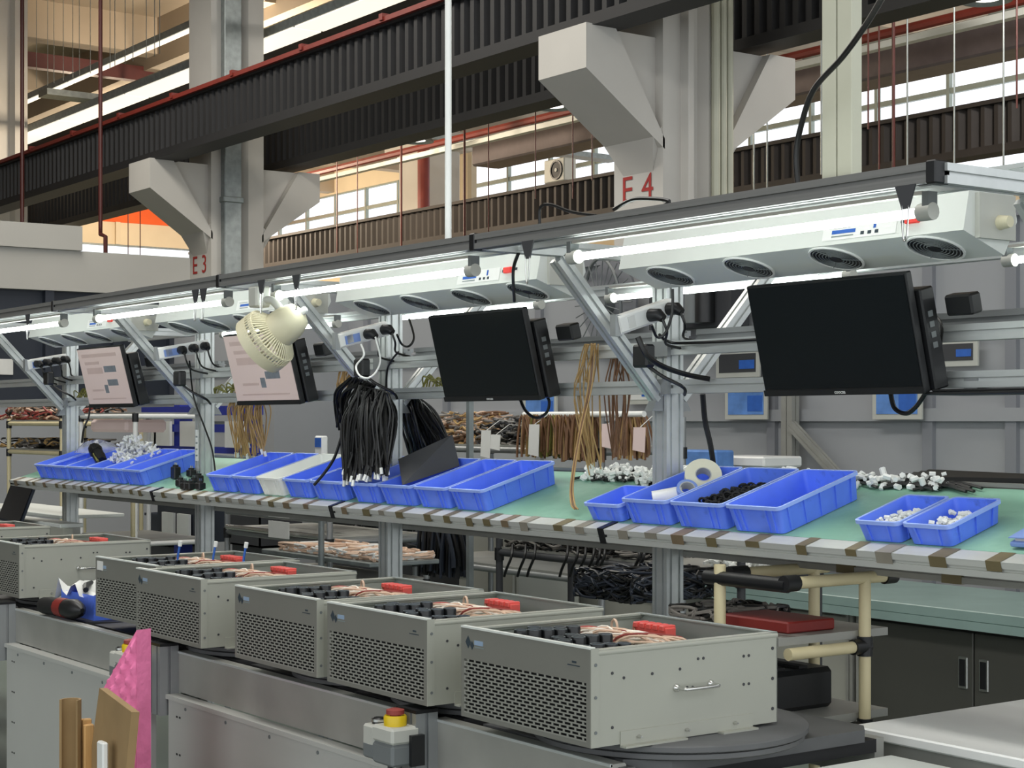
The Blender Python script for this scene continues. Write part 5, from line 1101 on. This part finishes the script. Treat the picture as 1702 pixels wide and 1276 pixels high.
# left pipe racks
YL = 4.4
rack(X(15, YL), X(103, YL), YL, YL + .6, (Z(60, 704, YL), Z(60, 752, YL)), 'cream pipe rack at the far edge behind the first bins', top=.02)
tangle(X(-20, YL), X(100, YL), YL + .05, YL + .5, Z(60, 700, YL) + .01, Z(60, 668, YL), 120, .008, ('wire_pale', 'wire_red', 'cable_black', 'wire_brown'), 'mixed wires piled on top of the far pipe rack', ln=.3)
tangle(X(-20, YL), X(100, YL), YL + .05, YL + .5, Z(60, 748, YL) + .01, Z(60, 730, YL), 90, .008, ('wire_grey', 'cable_black', 'wire_tan'), 'grey wires on the second shelf of the far rack', ln=.3)
rack(X(135, YL), X(225, YL), YL, YL + .5, (Z(180, 692, YL), -.8), 'white pipe stand behind the far lit monitor', 'white_plastic', top=.05)
solo('grey_cover', MB().bbox(X(172, 4.6), X(232, 4.6), 4.5, 4.8, Z(200, 718, 4.6), Z(200, 697, 4.6), .02), 'screen_page', 'pinkish grey cover on the white pipe stand', 'cover')
p = at(221, 860, 3.6); solo('cream_pole', MB().cyl((p.x, 3.6, -.72), (p.x, 3.6, -.36), .013, 10), 'cream_pipe', 'short cream pole standing under the shelf by the far boxes', 'pole', sm=True)
t = thing('white_bench', 'white topped bench behind the far equipment boxes', 'bench', (X(80, 3.5), 3.6, FL)); o = (X(80, 3.5), 3.6, FL); bz = Z(100, 858, 3.3)
obj('top', MB(o).bbox(X(-60, 3.3), X(180, 3.3), 3.05, 3.17, bz - .02, bz, .003).bbox(X(-60, 3.3), X(120, 3.4), 3.33, 3.7, bz - .02, bz, .003), 'white_paint', t)
obj('apron', MB(o).box(X(-60, 3.3), X(185, 3.3), 3.05, 3.1, bz - .1, bz - .02), 'box_paint', t)
for x in (X(-50, 3.3), X(175, 3.3)): obj('leg', MB(o).box(x, x + .05, 3.1, 3.15, FL, bz - .02), 'alu_dull', t)
# laptop at the far edge
p = at(18, 872, 2.95); t = thing('laptop', 'dark laptop with tilted screen at the far edge of the conveyor', 'laptop', (p.x, 2.95, p.z), rz=.0)
obj('screen', MB().slab([(-.2, 0, .02), (.14, 0, .0), (.17, .07, .21), (-.17, .07, .23)], (0, .008, 0)), 'dark_navy', t); obj('display', MB().slab([(-.19, -.002, .03), (.125, -.002, .015), (.15, .062, .2), (-.16, .062, .215)], (0, .002, 0)), 'screen_off', t); obj('base', MB().box(-.2, .15, -.22, .0, -.012, .006), 'black_plastic', t)
# dark crates stored under the shelf and a keyboard on the lower rail
for k, (px, Y, lab, m) in enumerate(((290, 5.9, 'dark crate under the shelf behind the blue rack', 'dark_navy'), (440, 5.0, 'dark grey crate behind the paper signs of the trolley', 'dark_grey'), (600, 5.0, 'black crate between trolley and hanging cables', 'black_plastic'), (705, 5.7, 'dark blue crate beside the dark cable curtain', 'dark_navy'))):
    p = at(px, 905, Y); t = thing('storage_crate', lab, 'crate', (p.x, Y, p.z), group='dark crates under the shelf')
    obj('body', MB().box(-.22, .22, -.15, .15, 0, .01).box(-.22, .22, -.15, -.14, 0, .26).box(-.22, .22, .14, .15, 0, .26).box(-.22, -.21, -.15, .15, 0, .26).box(.21, .22, -.15, .15, 0, .26), m, t); obj('rim', MB().box(-.235, .235, -.165, -.15, .24, .262).box(-.235, .235, .15, .165, .24, .262).box(.22, .235, -.15, .15, .24, .262).box(-.235, -.22, -.15, .15, .24, .262), m, t)
    obj('stand', MB().box(-.2, .2, -.13, .13, FL - p.z, -.001), 'dark_grey', t)
p = at(1565, 654, 3.2); t = thing('keyboard', 'black keyboard tray sticking out beside the big monitor', 'keyboard', (p.x, 3.22, .062)); obj('tray', MB().bbox(.0, .34, -.09, .06, 0, .008, .002), 'black_plastic', t); obj('keys', MB().bbox(.02, .30, -.08, .05, .008, .014, .002), 'black_rubber', t); obj('arm', MB().box(.05, .09, .0, .05, .008, .04), 'alu_dark', t)
p = at(534, 762, 3.62); t = thing('digital_meter', 'white digital meter with blue display behind the white bin', 'meter', (p.x, 3.62, p.z)); k_ = at(534, 724, 3.62).z - p.z
obj('body', MB().bbox(-.035, .035, -.015, .015, 0, k_, .006), 'white_plastic', t); obj('display', MB().box(-.026, .026, -.018, -.015, k_ * .5, k_ * .9), 'print_blue', t); obj('stand', MB().cyl((0, 0, FL - p.z), (0, 0, 0), .014, 8), 'galvanised', t)
p = at(325, 766, 3.21); t = thing('post_label', 'narrow white printed label on the post by the black sockets', 'label', (p.x - .002, 3.2165, p.z)); k_ = at(325, 714, 3.21).z - p.z
obj('card', MB().box(-.014, .014, 0, .0015, 0, k_), 'white_plastic', t)
for q in range(4): obj('print_line', MB().box(-.009, .009, -.0008, 0, k_ * (.15 + .2 * q), k_ * (.2 + .2 * q)), 'print_grey', t)
# machine enclosure far left
t = thing('machine_enclosure', 'large dark machine enclosure with pale fascia at the far left end', 'machine', (-16.4, 5.4, FL)); o = (-16.4, 5.4, FL)
obj('fascia', MB(o).box(-16.8, -16, 3.0, 7.42, 1.28, 1.68), 'fascia_paint', t); obj('fascia_seam', MB(o).box(-16.001, -15.995, 5.35, 5.36, 1.28, 1.68), 'partition_grey', t); obj('upper_box', MB(o).box(-16.8, -15.95, 3.0, 6.25, 1.681, 1.92), 'fascia_paint', t)
obj('dark_body', MB(o).box(-16.8, -16.1, 3.0, 7.42, .2, 1.28), 'dark_navy', t); obj('dark_frame', MB(o).box(-16.1, -16.04, 3.0, 7.42, .2, .5), 'dark_navy', t); obj('base', MB(o).box(-16.8, -16.1, 3.0, 7.42, FL, .2), 'partition_white', t)
for y in (5.9, 6.6, 7.2): obj('upright', MB(o).box(-16.1, -16.02, y, y + .09, .2, 1.28), 'dark_navy', t)
a = at(15, 618, 5.55); obj('notice', MB(o).box(-16.04, -16.02, 5.4, 5.58, .45, .6), 'paper', t)
solo('grey_wall_panel', MB().box(-13.2, -12.4, 6.5, 7.2, FL, 1.15), 'partition_white', 'pale grey partition panel behind the clip fan', 'panel')
solo('nameplate', MB().box(X(520, 7.1), X(552, 7.1), 7.08, 7.1, Z(530, 580, 7.1), Z(530, 573, 7.1)), 'print_blue', 'dark blue nameplate strip on the pale panel behind the clip fan', 'sign')

# ================================================================== small things on the far conveyor
p = at(98, 1021, 2.15)
t = thing('cordless_screwdriver', 'black and red cordless screwdriver lying on the conveyor edge', 'tool', (p.x, 2.16, CZ + .018), rz=.06); t.scale = (1.45, 1.35, 1.35)
obj('grip', MB().tube([(-.10, 0, .012), (-.06, 0, .014), (-.01, 0, .016)], [.022, .024, .022], 14), 'black_rubber', t, True); obj('band', MB().cyl((-.01, 0, .016), (.03, 0, .016), .025, 14), 'maroon', t, True); obj('nose', MB().tube([(.03, 0, .016), (.07, 0, .018), (.10, 0, .018), (.115, 0, .018)], [.024, .026, .018, .006], 14), 'black_plastic', t, True)
t = thing('blue_tray', 'shallow blue tray with white film on the conveyor', 'tray', (-5.74, 2.31, CZ))
obj('tray', MB().box(-.14, .16, -.08, .1, .0, .004).box(-.14, .16, -.084, -.08, 0, .085).box(-.14, .16, .1, .104, 0, .085).box(-.144, -.14, -.084, .104, 0, .085).box(.16, .164, -.084, .104, 0, .085), 'bin_blue', t)
b = MB(); n = 7
for i in range(n):
    for j in range(n): pass
gv = [(-.17 + .24 * i / 6, -.1 + .2 * j / 6, .085 + .025 * math.sin(i * 1.7 + j) + .02 * rng.random() - (.05 if i == 0 else 0)) for j in range(7) for i in range(7)]
obj('white_film', MB().add(gv, [(j * 7 + i, j * 7 + i + 1, (j + 1) * 7 + i + 1, (j + 1) * 7 + i) for j in range(6) for i in range(6)]), 'white_plastic', t, True)
obj('black_probe', MB().tube([(-.02, -.02, .115), (.03, -.06, .11), (.08, -.08, .1)], [.008, .012, .01], 8), 'black_plastic', t, True)
cable([(24, 945, 2.3), (50, 962, 2.3), (66, 980, 2.33), (72, 992, 2.33)], .005, 'cable_black', 'black probe lead curving into the blue tray')
cable([(50, 890, 2.6), (42, 905, 2.5), (20, 925, 2.4), (10, 945, 2.35), (18, 965, 2.3)], .006, 'cable_black', 'black lead hanging at the side of the handled far box')
t = thing('test_plug', 'dark red and black test plug at the far edge', 'plug', at(20, 962, 2.3)); obj('body', MB().bbox(-.02, .02, -.015, .015, -.02, .045, .004), 'maroon', t); obj('boot', MB().cyl((0, 0, .045), (0, 0, .065), .01, 10), 'black_plastic', t, True)
